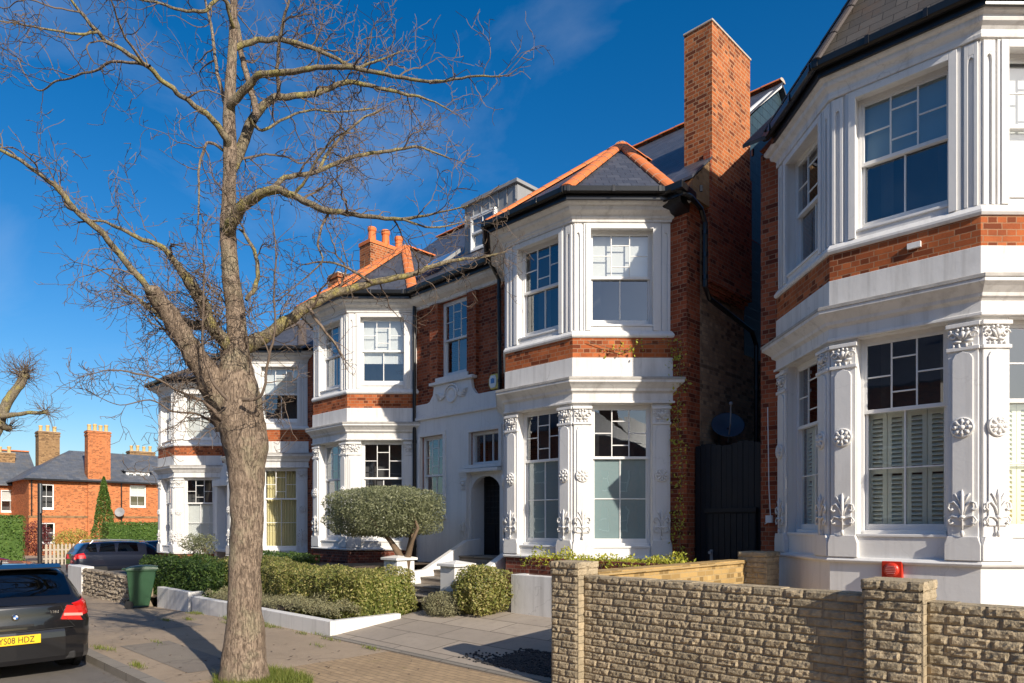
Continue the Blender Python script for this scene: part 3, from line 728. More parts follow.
# ================================================================== left villa, partly behind the street tree
h0 = thing('brick_villa', 'further white bayed villa half hidden behind the bare street tree', 'house', (-25, 10.95, -.3))
d0 = -.42; cR, cL = -21.85, -28.3
shell(h0, -30.8, -19.45, d0, [(-30.8, cL-2.1, []), (cL+2.1, cR-2.1, [(-24.9, -24.2, 1.0, 3.2), (-25.6, -24.7, 5.7, 7.2)]), (cR+2.1, -19.45, [])], ridge=(14.6, 10.6), hipL=True, hipR=True)
eaves(h0, [(cL+2.15, cR-2.15)], d0)
bay(h0, cR, d0, [wcfg()]*2+[wcfg('blind', None)], [wcfg('curtain', 'curtain', 4)]*3, detail=True, apex=(11.9, 1.5), hips='hip_slate')
bay(h0, cL, d0, [wcfg('blind', 'blind')]*3, [wcfg(None, 'blind', 4)]*3, detail=True, apex=(11.9, 1.3), hips='hip_slate', plinth='brick_orange', b0=1.35)
rw = MB(); fs0 = F((0, YW-.06, 0), (1, 0, 0), (0, -1, 0)); fs0.wall(rw, cL+2.1, cR-2.13, -.8, 4.3, [(-24.9, -24.2, 1.0, 3.2)], t=.055); rw.build('rendered_wall', M['white'], h0)
pp = MB(); fs0.box(pp, -26.0, -25.75, 0, .3, .6, 3.4); fs0.box(pp, -26.1, -23.9, 0, .35, 3.4, 3.62); fs0.box(pp, -24.15, -23.9, 0, .3, .6, 3.4); fs0.box(pp, -26.2, -23.8, 0, .55, 1.0, 1.1); pp.build('door_surround', M['white'], h0, bevel=.01)
d = MB(); d.box(-24.9, -24.2, 11.05, 11.1, 1.0, 3.2); d.build('front_door', M['black_wood'], h0)
window(h0, f, -25.6, -24.7, 5.7, 7.2, 6.45, up_in='blind')
chimney(h0, -20.25, -19.7, 12.0, 13.0, 7.5, 10.15, mat='brick_chim', caph=0)
chimney(h0, -31.4, -30.5, 13.2, 14.6, 7.5, 9.9, mat='brick_chim', pots=2)
chimney(h0, -29.0, -28.4, 14.4, 15.5, 8.0, 10.4, mat='brick_chim')
# ================================================================== ground
def g(x): return 0 if x > -12 else (-.03*(-12-x) if x > -22 else -.3)
def sheet(name, x0, x1, y0, y1, dz, m, kind='structure', thick=0, zf=None, nx=None, ny=1):
    zf = zf or (lambda x, y: g(x))
    xs = sorted({x0, x1, *[q for q in (-12, -22) if x0 < q < x1]})
    if nx: xs = sorted({*xs, *[x0+(x1-x0)*i/nx for i in range(nx+1)]})
    ys = [y0+(y1-y0)*i/ny for i in range(ny+1)]
    mb = MB(); n = len(ys)
    for x in xs:
        for y in ys: mb.v.append((x, y, zf(x, y)+dz))
    for i in range(len(xs)-1):
        for j in range(n-1): mb.f.append((i*n+j, (i+1)*n+j, (i+1)*n+j+1, i*n+j+1))
    if thick:
        for j in (0, n-1):
            b = len(mb.v)
            for x in xs: mb.v += [(x, ys[j], zf(x, ys[j])+dz), (x, ys[j], zf(x, ys[j])+dz-thick)]
            for i in range(len(xs)-1): mb.f.append((b+2*i, b+2*i+1, b+2*i+3, b+2*i+2))
        for x in (xs[0], xs[-1]):
            mb.poly([(x, ys[0], zf(x, ys[0])+dz), (x, ys[-1], zf(x, ys[-1])+dz), (x, ys[-1], zf(x, ys[-1])+dz-thick), (x, ys[0], zf(x, ys[0])+dz-thick)])
    o = mb.build(name, m, None, kind=kind, fix=not thick == 0)
    return o
def m_asphalt(name, c, pat, sc=1.0):
    t = NT(name); co = t.coord('Object'); f = t.noise(co, .5, 6, .65); k = t.noise(co, 140, 3); q = t.noise(co, 5, 6, .7)
    cc = t.mix(t.ramp(f, [(.4, 0.0), (.65, 1.0)]), c, pat); cc = t.mix(t.math('MULTIPLY', k, .5), cc, tuple(x*.45 for x in c)); cc = t.mix(t.math('MULTIPLY', t.ramp(q, [(.5, 0.0), (.75, 1.0)]), .4), cc, tuple(x*.6 for x in c))
    vo = t.n('ShaderNodeTexVoronoi', feature='DISTANCE_TO_EDGE'); vo.inputs['Scale'].default_value = .55
    nd = t.n('ShaderNodeTexNoise'); nd.inputs['Scale'].default_value = 2.5; nd.inputs['Detail'].default_value = 6; t.l(co, nd.inputs['Vector'])
    ad = t.n('ShaderNodeMix', data_type='VECTOR'); ad.inputs[0].default_value = .35; t.l(co, ad.inputs[4]); t.l(nd.outputs['Color'], ad.inputs[5]); t.l(ad.outputs[1], vo.inputs['Vector'])
    cc = t.mix(t.ramp(vo.outputs['Distance'], [(.0, .3), (.006, 0.0)]), cc, (.02, .02, .02))
    t.base(cc); t.rough(.9); t.spec(.25); t.bump(t.math('ADD', k, q), .6, .012); return t.m
def m_pavers(name, c1, c2, joint, w, h, ms, off=.5, stain=.4, moss=None):
    t = NT(name); uv = t.coord('UV')
    b = t.n('ShaderNodeTexBrick'); t.l(uv, b.inputs['Vector']); b.offset = off
    b.inputs['Scale'].default_value = 1; b.inputs['Brick Width'].default_value = w; b.inputs['Row Height'].default_value = h; b.inputs['Mortar Size'].default_value = ms; b.inputs['Mortar Smooth'].default_value = .2
    b.inputs['Color1'].default_value = (*c1, 1); b.inputs['Color2'].default_value = (*c2, 1); b.inputs['Mortar'].default_value = (*joint, 1)
    f = t.noise(uv, 1.1, 7, .7); k = t.noise(uv, 60, 4); q = t.noise(uv, 7, 6, .7)
    c = t.mix(t.math('MULTIPLY', t.ramp(f, [(.42, 0.0), (.7, 1.0)]), stain), b.outputs['Color'], tuple(x*.5 for x in c1))
    c = t.mix(t.math('MULTIPLY', t.ramp(q, [(.5, 0.0), (.75, 1.0)]), .45), c, tuple(x*.6 for x in c2)); c = t.mix(t.math('MULTIPLY', k, .4), c, tuple(x*.55 for x in c1))
    if moss: c = t.mix(t.math('MULTIPLY', t.ramp(t.noise(uv, 2.3, 6, .75), [(.58, 0.0), (.7, 1.0)]), .5), c, moss)
    t.base(c); t.rough(.85); t.spec(.25)
    t.bump(t.math('SUBTRACT', t.math('ADD', t.math('MULTIPLY', k, .4), t.math('MULTIPLY', q, .4)), b.outputs['Fac']), .55, .01); return t.m
M['asphalt'] = m_asphalt('road_asphalt', (.17,.155,.14), (.22,.2,.18))
M['patch'] = m_asphalt('newer_tarmac', (.25,.215,.18), (.3,.26,.21))
M['pave'] = m_asphalt('worn_pavement', (.37,.29,.21), (.46,.36,.26))
M['block'] = m_pavers('buff_block_paving', (.46,.33,.2), (.36,.26,.16), (.2,.16,.11), .2, .1, .008, moss=(.16,.15,.05))
M['slabs'] = m_pavers('grey_forecourt_slabs', (.44,.375,.305), (.3,.26,.22), (.1,.085,.07), 1.2, .62, .012)
M['kerb'] = m_pavers('granite_kerb', (.3,.27,.23), (.25,.225,.19), (.06,.055,.05), .9, .5, .01)
M['soil'] = m_plain('garden_soil', (.1,.07,.045), .95, .5, 5, .5)
M['gravel'] = m_plain('dark_gravel', (.03,.03,.033), .7, .5, 30, .3)

ground = sheet('ground', -900, 700, -700, 900, 0.0, M['asphalt'], nx=None)
road = sheet('road', -48, 40, -7, 2.78, .04, M['asphalt'])
kerb = sheet('kerb', -30.6, 14, 2.76, 2.92, .145, M['kerb'], thick=.14)
pv = sheet('pavement', -30.6, -8.35, 2.922, 6.0, .14, M['pave'], thick=.12)
cx_ = sheet('block_paving', -8.348, 14, 2.922, 5.92, .14, M['block'], thick=.12)
def ramp(x, y): return .15+.30*min(1, max(0, (y-5.9)/2.7))
fc = sheet('forecourt', -10.25, -5.1, 5.922, 11.2, 0, M['slabs'], zf=ramp, ny=20, thick=.1)
sheet('pavement_patch', -11.6, -8.9, 3.3, 4.0, .144, M['patch'])
sheet('pavement_patch', -16.5, -13.2, 4.4, 5.2, .144, M['patch'])
ed = sheet('forecourt_edging', -10.2, -5.2, 5.92, 6.03, .006, M['kerb'], zf=ramp)
sheet('garden_soil', -19.3, -12.3, 6.05, 11, 0, M['soil'], zf=lambda x, y: .35+g(x)+.75*min(1, max(0, (y-6.3)/2.2)), ny=12)
sheet('garden_soil', -31, -19.35, 6.0, 11, .2, M['soil'])
sheet('front_yard', -5.0, 6, 6.1, 11, .25, M['slabs'], zf=lambda x, y: 0)

# ================================================================== split-face stone boundary wall
M['stone'] = m_stone('split_stone_block', (.52,.42,.28), (.36,.3,.205), (.17,.145,.105))
M['stone_r'] = m_stone('grey_rubble_stone', (.42,.36,.28), (.27,.22,.17), (.13,.11,.09))
M['stone_joint'] = m_plain('wall_mortar', (.27,.22,.155), .95, .2, 9, .4)
M['stone_y'] = m_brick('yellow_garden_brick', (.5,.33,.13), (.4,.26,.1), (.4,.3,.16), darkamt=.2, stain=.2)
def rock_face(mb, f, u0, u1, n, z0, z1, amp=.022, rough=True, seed=0):
    nu = max(3, int((u1-u0)/.022)); nz = 5; vs = []
    ph = RND.random()*50
    for j in range(nz+1):
        for i in range(nu+1):
            a, b = i/nu, j/nz; u = u0+(u1-u0)*a; z = z0+(z1-z0)*b
            e = min(min(a, 1-a)*(u1-u0)/.012, min(b, 1-b)*(z1-z0)/.01, 1)
            d = noise.noise(V((u*22+ph, z*26, ph)))*.75+noise.noise(V((u*55, z*55, ph)))*.45
            vs.append(f.p(u+RND.uniform(-.003, .003), n+e*(.006+amp*(.35+d)), z+RND.uniform(-.002, .002)))
    mb.mesh(vs, [(j*(nu+1)+i, j*(nu+1)+i+1, (j+1)*(nu+1)+i+1, (j+1)*(nu+1)+i) for j in range(nz) for i in range(nu)])
def stone_run(f, L, z0, z1, ch=.078, bl=.225, n=0, jit=.35, mb=None, off=0):
    mb = mb or MB(); rows = max(1, round((z1-z0)/ch)); hh = (z1-z0)/rows
    for r in range(rows):
        u = 0; first = True
        while u < L-.001:
            w = bl*RND.uniform(1-jit, 1+jit)
            if first and r % 2: w = bl*.5
            first = False
            e = min(L, u+w)
            if L-e < .07: e = L
            rock_face(mb, f, u+.0025, e-.0025, n, z0+r*hh+.0025, z0+(r+1)*hh-.0025, amp=RND.uniform(.009, .02))
            u = e
    return mb
bw = thing('stone_boundary_wall', 'long split stone front wall with capped pillars beside the pavement', 'wall', (-2, 6.1, .14))
M1 = MB()
def panel(x0, x1, ztop):
    fq = F((x0, 6.0, 0), (1, 0, 0), (0, -1, 0)); L = x1-x0
    core = MB(); core.box(x0, x1, 6.002, 6.19, -.05, ztop-.006); core.build('mortar_core', M['stone_joint'], bw)
    mb = stone_run(fq, L, .14, ztop); fb = F((x1, 6.19, 0), (-1, 0, 0), (0, 1, 0)); stone_run(fb, L, .3, ztop, mb=mb)
    # top course seen from above
    u = 0
    while u < L:
        e = min(L, u+RND.uniform(.18, .26)); mb.box(x0+u+.003, x0+e-.003, 6.0, 6.19, ztop-.03, ztop+RND.uniform(-.004, .006)); u = e
    mb.build('wall_panel', M['stone'], bw)
def pillar(x0, x1, y0, y1, ztop, root, m='stone', z0=.14):
    core = MB(); core.box(x0+.003, x1-.003, y0+.003, y1-.003, -.05, ztop-.004); core.build('mortar_core', M['stone_joint'], root)
    mb = MB()
    for fq, L in ((F((x0, y0, 0), (1, 0, 0), (0, -1, 0)), x1-x0), (F((x1, y0, 0), (0, 1, 0), (1, 0, 0)), y1-y0), (F((x1, y1, 0), (-1, 0, 0), (0, 1, 0)), x1-x0), (F((x0, y1, 0), (0, -1, 0), (-1, 0, 0)), y1-y0)):
        smooth = fq.n.x > .5
        if smooth:
            z = z0
            while z < ztop-.16:
                fq.box(mb, .0, L, -.01, .012, z+.003, z+.075); z += .078
        else: stone_run(fq, L, z0, ztop-.155, bl=.2, mb=mb)
    p = mb.build('pillar', M[m], root)
    cp = MB()
    for k, o in ((0, .01), (1, .016)):
        za, zb = ztop-.155+k*.078, ztop-.155+(k+1)*.078
        for fq, L in ((F((x0-o, y0-o, 0), (1, 0, 0), (0, -1, 0)), x1-x0+2*o), (F((x1+o, y0-o, 0), (0, 1, 0), (1, 0, 0)), y1-y0+2*o), (F((x1+o, y1+o, 0), (-1, 0, 0), (0, 1, 0)), x1-x0+2*o), (F((x0-o, y1+o, 0), (0, -1, 0), (-1, 0, 0)), y1-y0+2*o)):
            stone_run(fq, L, za, zb, bl=.24-.05*k, mb=cp)
        cp.box(x0-o, x1+o, y0-o, y1+o, za, zb-.002)
    cp.build('pillar_cap', M[m], p)
panel(-4.78, -1.86, 1.43); panel(-1.44, 2.2, 1.40)
pillar(-5.17, -4.79, 5.9, 6.24, 1.58, bw); pillar(-1.86, -1.45, 5.9, 6.26, 1.56, bw)
yw = thing('garden_wall', 'low sunlit yellow brick wall running back from the stone pillar', 'wall', (-4.9, 8, .3))
m = MB(); m.box(-5.05, -4.83, 6.3, 9.95, .1, 1.40); m.build('wall', M['stone_y'], yw)
m = MB(); m.box(-5.08, -4.8, 6.3, 9.95, 1.402, 1.455); m.build('coping', M['stone_y'], yw, bevel=.01)
sp = thing('gate_pier', 'short grey stone pier standing in front of the black gate', 'pillar', (-4.6, 10.15, .3))
pillar(-4.92, -4.5, 9.97, 10.4, 1.58, sp, z0=.3)

# ================================================================== rendered planters, steps, garden walls
pl = thing('planter_wall', 'low white rendered kerb wall edging the long clipped hedge', 'planter', (-13, 6, .1))
m = MB()
m.prism([(-15.9, 5.98, g(-15.9)-.05), (-10.05, 5.98, -.05), (-10.05, 5.98, .40), (-15.9, 5.98, .40+g(-15.9)+.1)], (0, .16, 0)); m.box(-10.21, -10.05, 6.14, 7.4, -.05, .401)
m.build('wall', M['white_dirty'], pl, bevel=.012)
pl2 = thing('planter_wall', 'low grey rendered kerb wall beside the green wheelie bin', 'planter', (-17.6, 6, 0))
m = MB(); m.box(-18.1, -16.1, 5.98, 6.14, -.3, .46); m.box(-16.26, -16.1, 6.14, 7.0, -.3, .461); m.build('wall', M['white_dirty'], pl2, bevel=.012)
pb = thing('raised_planter', 'pale rendered planter with red brick top under the middle bay window', 'planter', (-6.5, 8.9, .44))
m = MB(); m.box(-8.5, -5.1, 8.62, 8.8, .3, 1.12); m.box(-8.5, -8.32, 8.8, 9.66, .3, 1.12); m.build('wall', M['white_dirty'], pb, bevel=.01)
m = MB(); m.box(-8.4, -5.1, 8.9, 9.1, .9, 1.4); m.box(-8.4, -8.2, 9.1, 9.66, .9, 1.4); m.build('brick_course', M['brick_dark'], pb, bevel=.006)
m = MB(); m.box(-8.3, -5.1, 9.1, 9.66, .9, 1.33); m.build('soil', M['soil'], pb)
stp = thing('entrance_steps', 'concrete entrance steps between white capped piers', 'steps', (-11, 9, .4))
for k in range(6):
    m = MB(); z = .45+.14*(k+1); m.box(-11.74, -10.2, 8.45+.36*k, 10.93, z-.14, z-.035); m.build('step', M['slabs'], stp, bevel=.008)
    n_ = MB(); n_.box(-11.742, -10.198, 8.43+.36*k, 10.93, z-.034, z); n_.build('tread', M['kerb'], stp, bevel=.008)
for x0, x1, y0, top in ((-12.22, -11.75, 8.55, 1.24), (-10.17, -9.75, 8.4, 1.2)):
    m = MB(); m.box(x0, x1, y0, y0+.45, .3, top); o = m.build('pier', M['white'], stp, bevel=.008)
    c = MB(); c.box(x0-.05, x1+.05, y0-.05, y0+.5, top, top+.05); xm, ym = (x0+x1)/2, y0+.225
    c.mesh([(x0-.05, y0-.05, top+.05), (x1+.05, y0-.05, top+.05), (x1+.05, y0+.5, top+.05), (x0-.05, y0+.5, top+.05), (xm, ym, top+.11)], [(0, 1, 4), (1, 2, 4), (2, 3, 4), (3, 0, 4)])
    c.build('pier_cap', M['white'], o, bevel=.006)
for x0, x1 in ((-11.9, -11.745), (-10.195, -10.0)):
    m = MB(); m.prism([(x0, 9.0, .3), (x0, 10.93, .3), (x0, 10.93, 1.66), (x0, 10.5, 1.62), (x0, 9.3, 1.02), (x0, 9.0, 1.0)], (x1-x0, 0, 0)); m.build('side_wall', M['white'], stp, bevel=.01)

# rubble boundary wall of the left villa
rw_ = thing('rubble_wall', 'old low rubble stone wall with white end post behind the green bin', 'wall', (-22, 5.95, -.2))
m = MB()
x = -26.0
core = MB(); core.box(-24.3, -18.9, 5.9, 6.15, -.6, .62); core.build('mortar_core', M['stone_joint'], rw_)
for r in range(8):
    u = -RND.random()*.2
    while u < 5.35:
        w = RND.uniform(.12, .34); h0 = -.3+r*.118; jz = .03
        rock_face(m, F((-24.3, 5.9, 0), (1, 0, 0), (0, -1, 0)), max(0, u)+.012, min(5.4, u+w)-.012, RND.uniform(-.02, .03), h0+RND.uniform(-jz, jz)+.01, h0+.118+RND.uniform(-jz, jz)-.01, .05); u += w
m.build('wall', M['stone_r'], rw_)
e_ = MB(); e_.box(-25.9, -24.3, 5.85, 6.2, -.5, .68); e_.build('end_post', M['white_dirty'], rw_, bevel=.02)

# ================================================================== gate, dish, alarm boxes
gt = thing('side_gate', 'tall black boarded side gate in the narrow passage', 'gate', (-5.7, 11.2, .4))
m = MB(); fg = F((-6.36, 11.2, 0), (1, 0, 0), (0, -1, 0)); k = 0
while k*.1 < 1.26:
    fg.box(m, k*.1+.003, k*.1+.097, -.03, .0 if k % 2 else .006, .3, 3.4+.03*math.sin(k*.9)); k += 1
m.box(-6.38, -5.05, 11.225, 11.25, .3, 3.38); m.build('fence_boards', M['black_wood'], gt)
m = MB(); k = 0
fg.box(m, .26, 1.16, .02, .05, .4, 2.2)
while k < 8: fg.box(m, .27+k*.11, .37+k*.11, .05, .062, .45, 2.18); k += 1
fg.box(m, .22, 1.17, .01, .09, 2.2, 2.28); dl = m.build('gate_door', M['black_wood'], gt, bevel=.003)
m = MB(); fg.box(m, .32, .37, .06, .075, 1.35, 1.55); m.lathe(fg.p(.345, .075, 1.5), [(.02, 0), (.02, .04), (.03, .045), (.03, .06)], 10, fg.n); m.lathe(fg.p(.345, .062, 1.27), [(.025, 0), (.022, .015)], 10, fg.n); m.build('handle', M['lead'], dl)
M['dish'] = m_plain('blue_grey_dish', (.035,.06,.09), .5, .15, 4)
ds = thing('satellite_dish', 'dark blue satellite dish above the black side gate', 'satellite dish', (-6.1, 11.8, 3.8))
m = MB(); ax = V((.5, -.7, .6)).normalized(); m.lathe((-6.07, 11.85, 3.82), [(.02, -.07), (.18, -.05), (.285, .0), (.3, .015), (.28, .015), (.18, -.03), (.01, -.05)], 28, ax); m.build('reflector', M['dish'], ds, smooth=True)
m = MB(); m.tube([(-6.07, 11.85, 3.76), (-6.33, 12.0, 3.7), (-6.33, 12.0, 3.3)], .02); m.build('bracket', M['iron'], ds)
m = MB(); m.tube([V((-6.07, 11.85, 3.5)), V((-6.07, 11.85, 3.6))+ax*.35, V((-6.07, 11.85, 3.9))+ax*.42], .012); m.ball(V((-6.07, 11.85, 3.92))+ax*.42, .035); m.build('feed_arm', M['lead'], ds)
M['signal_red'] = m_plain('red_plastic', (.55,.035,.015), .35, .06, 3); M['dark_red'] = m_plain('pink_grille', (.62,.22,.2), .4, .1, 5)
ab = thing('alarm_box', 'small square red alarm sounder fixed low on the white plinth', 'alarm box', (-2.7, 9.66, 1.3))
fr3 = F((-2.82, 9.69, 0), (1, 0, 0), (0, -1, 0))
m = MB(); fr3.box(m, 0, .24, 0, .07, 1.31, 1.53); m.build('case', M['signal_red'], ab, bevel=.012)
m = MB(); m.lathe(fr3.p(.12, .07, 1.42), [(.09, 0), (.09, .02), (.06, .04), (.002, .045)], 20, fr3.n); m.build('sounder', M['signal_red'], ab, smooth=True)
m = MB()
for k in range(5): w = .06*math.cos((k-2)*.35); fr3.box(m, .12-w, .12+w, .095, .118, 1.376+k*.022-.004, 1.376+k*.022+.005)
m.build('grille', M['dark_red'], ab)
bb = thing('bell_box', 'white and yellow burglar alarm bell box on the red brick wall', 'alarm box', (-11.25, 10.9, 5.2))
f = FR(0)
m = MB(); f.prism(m, [(-11.42+.0, 5.16), (-11.36, 5.06), (-11.14, 5.06), (-11.08, 5.16), (-11.08, 5.3), (-11.14, 5.4), (-11.36, 5.4), (-11.42, 5.3)], 0, .09); m.build('case', m_plain('yellow_plastic', (.7,.55,.12), .4, .05), bb, bevel=.01)
m = MB(); f.prism(m, [(-11.39, 5.17), (-11.34, 5.09), (-11.2, 5.09), (-11.16, 5.17), (-11.16, 5.29), (-11.2, 5.37), (-11.34, 5.37), (-11.39, 5.29)], .09, .105); mo = m.build('cover', m_plain('white_plastic', (.8,.8,.78), .4, .03), bb, bevel=.006)
m = MB(); f.prism(m, [(-11.33, 5.19), (-11.22, 5.19), (-11.22, 5.29), (-11.275, 5.31), (-11.33, 5.29)], .105, .11); m.build('blue_badge', m_plain('blue_print', (.08,.25,.55), .4, .05), bb)

# ================================================================== wheelie bins
M['bin_green'] = m_plain('green_bin_plastic', (.015,.06,.025), .45, .2, 5, .1); M['bin_grey'] = m_plain('grey_bin_plastic', (.1,.1,.1), .5, .25, 5, .1); M['rubber'] = m_plain('black_rubber', (.015,.015,.016), .8, .3, 9)
def wheelie(label, loc, rz, mt, group=None, h=1.06):
    t = thing('wheelie_bin', label, 'bin', loc, group)
    m = MB(); a, b = .215, .29
    lo = [(-a, -a*.9, .06), (a, -a*.9, .06), (a, a, .06), (-a, a, .06)]; hi = [(-b, -b*1.2, h-.1), (b, -b*1.2, h-.1), (b, b, h-.1), (-b, b, h-.1)]
    m.mesh(lo+hi, [(0, 3, 2, 1), (4, 5, 6, 7), (0, 1, 5, 4), (1, 2, 6, 5), (2, 3, 7, 6), (3, 0, 4, 7)])
    m.box(-b-.02, b+.02, -b*1.2-.02, b+.02, h-.15, h-.1)
    for k in (-1, 1): m.mesh([(k*.12-.012, -a*.9-.008, .12), (k*.12+.012, -a*.9-.008, .12), (k*.12+.012, -b*1.17-.008, h-.2), (k*.12-.012, -b*1.17-.008, h-.2), (k*.12-.012, -a*.8, .12), (k*.12+.012, -a*.8, .12), (k*.12+.012, -b, h-.2), (k*.12-.012, -b, h-.2)], [(0, 1, 2, 3), (0, 3, 7, 4), (1, 5, 6, 2)])
    m.build('body', mt, t, bevel=.02, local=True)
    m = MB(); N = 8; vs = []
    for j in range(N+1):
        y = -b*1.2-.035+(b*2.2+.06)*j/N; zz = h-.09+.07*math.sin(math.pi*min(1, .12+j/N*.88))**.6
        vs += [(-b-.03, y, h-.1), (-b-.02, y, zz-.02), (-b+.05, y, zz), (b-.05, y, zz), (b+.02, y, zz-.02), (b+.03, y, h-.1)]
    m.mesh(vs, [(j*6+i, j*6+i+1, (j+1)*6+i+1, (j+1)*6+i) for j in range(N) for i in range(5)]+[tuple(range(6))[::-1], tuple(N*6+i for i in range(6))])
    m.build('lid', mt, t, local=True)
    m = MB(); m.tube([(-.22, b+.0, h-.12), (-.22, b+.09, h-.1), (.22, b+.09, h-.1), (.22, b, h-.12)], .014); m.build('handle', mt, t, local=True)
    for k in (-1, 1):
        m = MB(); m.lathe((k*.25-.03, a+.02, .1), [(.1, 0), (.1, .05), (.05, .055), (.05, .06)], 14, (1, 0, 0)); m.build('wheel', M['rubber'], t, local=True)
    t.rotation_euler.z = rz; return t
wheelie('green wheelie bin standing on the pavement by the rubble wall', (-18.35, 5.68, g(-18.35)+.14), rad(161), M['bin_green'])
for lab, x, y, rz in (('grey wheelie bin behind the stone wall, nearest the left pillar', -4.15, 7.0, 3.3), ('grey wheelie bin behind the stone wall, middle of the three', -3.4, 6.9, 3.05), ('grey wheelie bin with papers on its lid by the right pillar', -2.65, 6.85, 3.2)):
    wheelie(lab, (x, y, .25), rz, M['bin_grey'], 'grey wheelie bins', h=1.04)
pp_ = thing('paper_stack', 'crumpled white papers lying on the grey bin lid', 'papers', (-2.7, 6.8, 1.42))
m = MB()
for k in range(5):
    a = k*.4; c = V((-2.75+.03*k, 6.85, 1.275+.012*k)); u = V((math.cos(a), math.sin(a), 0))*.13; w = V((-math.sin(a), math.cos(a), 0))*.09
    vs = [c+u*(i-1)+w*(j-1)+V((0, 0, RND.uniform(0, .018))) for j in range(3) for i in range(3)]
    m.mesh(vs, [(0, 1, 4, 3), (1, 2, 5, 4), (3, 4, 7, 6), (4, 5, 8, 7)])
m.build('sheets', M['blind'], pp_)
# ================================================================== vehicles
def m_paint(name, c):
    t = NT(name); t.base(c); t.rough(.28); t.b.inputs['Metallic'].default_value = .35; t.b.inputs['Coat Weight'].default_value = 1; t.b.inputs['Coat Roughness'].default_value = .03
    return t.m
M['car_black'] = m_paint('black_metallic_paint', (.012, .012, .014)); M['car_blue'] = m_paint('dark_blue_car_paint', (.012, .017, .035)); M['car_red'] = m_paint('dull_red_car_paint', (.25, .02, .02))
M['lamp_red'] = m_plain('red_lamp_lens', (.5, .012, .01), .12, .3, 14, coat=1); M['plate'] = m_plain('yellow_number_plate', (.85, .52, .02), .35, .03); M['ink'] = m_plain('black_lettering', (.01, .01, .01), .5, .05)
M['chrome'] = m_plain('bright_metal', (.65, .66, .68), .18, .05, metal=1); M['blue_en'] = m_plain('blue_enamel', (.02, .12, .42), .25, .02); M['alloy'] = m_plain('alloy_wheel', (.35, .36, .37), .3, .1, metal=.8)
KEYS = ('zb', 'z1', 'zbelt', 'ztop', 'wb', 'w1', 'wbelt', 'wtop')
HATCH = [(0, .34, .5, .90, .93, .66, .76, .66, .56), (.05, .27, .45, .92, .955, .72, .83, .76, .62), (.16, .22, .45, .94, 1.06, .76, .872, .83, .66), (.38, .2, .45, .95, 1.345, .8, .885, .86, .62), (.7, .2, .45, .95, 1.405, .8, .885, .865, .60),
         (1.3, .2, .45, .94, 1.42, .8, .88, .86, .58), (2.1, .2, .45, .92, 1.415, .8, .88, .86, .58), (2.7, .2, .45, .90, 1.32, .8, .88, .86, .57), (3.2, .2, .45, .88, 1.0, .8, .88, .85, .6), (3.7, .2, .45, .8, .87, .78, .86, .82, .66), (4.1, .22, .42, .68, .74, .7, .8, .72, .6), (4.24, .28, .42, .6, .62, .55, .62, .55, .5)]
ESTATE = [(0, .36, .55, .98, 1.02, .7, .8, .72, .66), (.05, .3, .5, 1.0, 1.08, .74, .86, .82, .70), (.16, .28, .5, 1.0, 1.25, .78, .9, .86, .70), (.35, .28, .5, 1.01, 1.44, .82, .91, .88, .67), (.7, .28, .5, 1.0, 1.5, .82, .91, .88, .66),
          (1.5, .28, .5, .99, 1.53, .82, .91, .88, .65), (2.3, .28, .5, .97, 1.51, .82, .91, .88, .65), (2.9, .28, .5, .96, 1.40, .82, .91, .88, .63), (3.45, .28, .5, .95, 1.04, .82, .91, .87, .66), (4.1, .28, .5, .86, .92, .8, .89, .84, .7), (4.5, .3, .48, .72, .78, .72, .82, .74, .62), (4.62, .34, .48, .64, .66, .58, .64, .58, .52)]
def sec(tab, x):
    xs = [r[0] for r in tab]; x = min(max(x, xs[0]), xs[-1]); i = max(k for k in range(len(xs)) if xs[k] <= x); i = min(i, len(xs)-2)
    t = (x-xs[i])/(xs[i+1]-xs[i]); a, b = tab[i], tab[i+1]; p = tab[max(i-1, 0)]; n = tab[min(i+2, len(xs)-1)]
    r = []
    for k in range(1, 9):
        m0 = (b[k]-p[k])/max(b[0]-p[0], 1e-6)*(b[0]-a[0]); m1 = (n[k]-a[k])/max(n[0]-a[0], 1e-6)*(b[0]-a[0])
        r.append((2*t**3-3*t*t+1)*a[k]+(t**3-2*t*t+t)*m0+(-2*t**3+3*t*t)*b[k]+(t**3-t*t)*m1)
    zb, z1, zl, zt, wb, w1, wl, wt = r; h = zt-zl
    half = [(wb, zb), (w1-.01, z1-.08), (w1, z1+.05), (w1+.005, (z1+zl)/2), (wl+.012, zl-.1), (wl-.004, zl-.02), (wl-.03, zl+.01), (wl-.03+(wt-wl+.03)*.45, zl+h*.45), (wt+.01, zl+h*.84), (wt-.07, zt-.03*min(1, h*3)), (wt*.6, zt-.006), (0, zt)]
    return [(y, z) for y, z in half]+[(-y, z) for y, z in half[-2::-1]]
def pt(tab, x, v, off=0):
    s = sec(tab, x); i = min(int(v), len(s)-2); t = v-i; y = s[i][0]*(1-t)+s[i+1][0]*t; z = s[i][1]*(1-t)+s[i+1][1]*t
    if off:
        e = .02; s2 = sec(tab, x+e); y2 = s2[i][0]*(1-t)+s2[i+1][0]*t; z2 = s2[i][1]*(1-t)+s2[i+1][1]*t
        n = V((e, y2-y, z2-z)).cross(V((0, s[i+1][0]-s[i][0], s[i+1][1]-s[i][1])))
        if n.length > 1e-9:
            n.normalize(); q = V((0, y, z-.7))
            if n.dot(q) < 0: n = -n
            return V((x, y, z))+n*off
    return V((x, y, z))
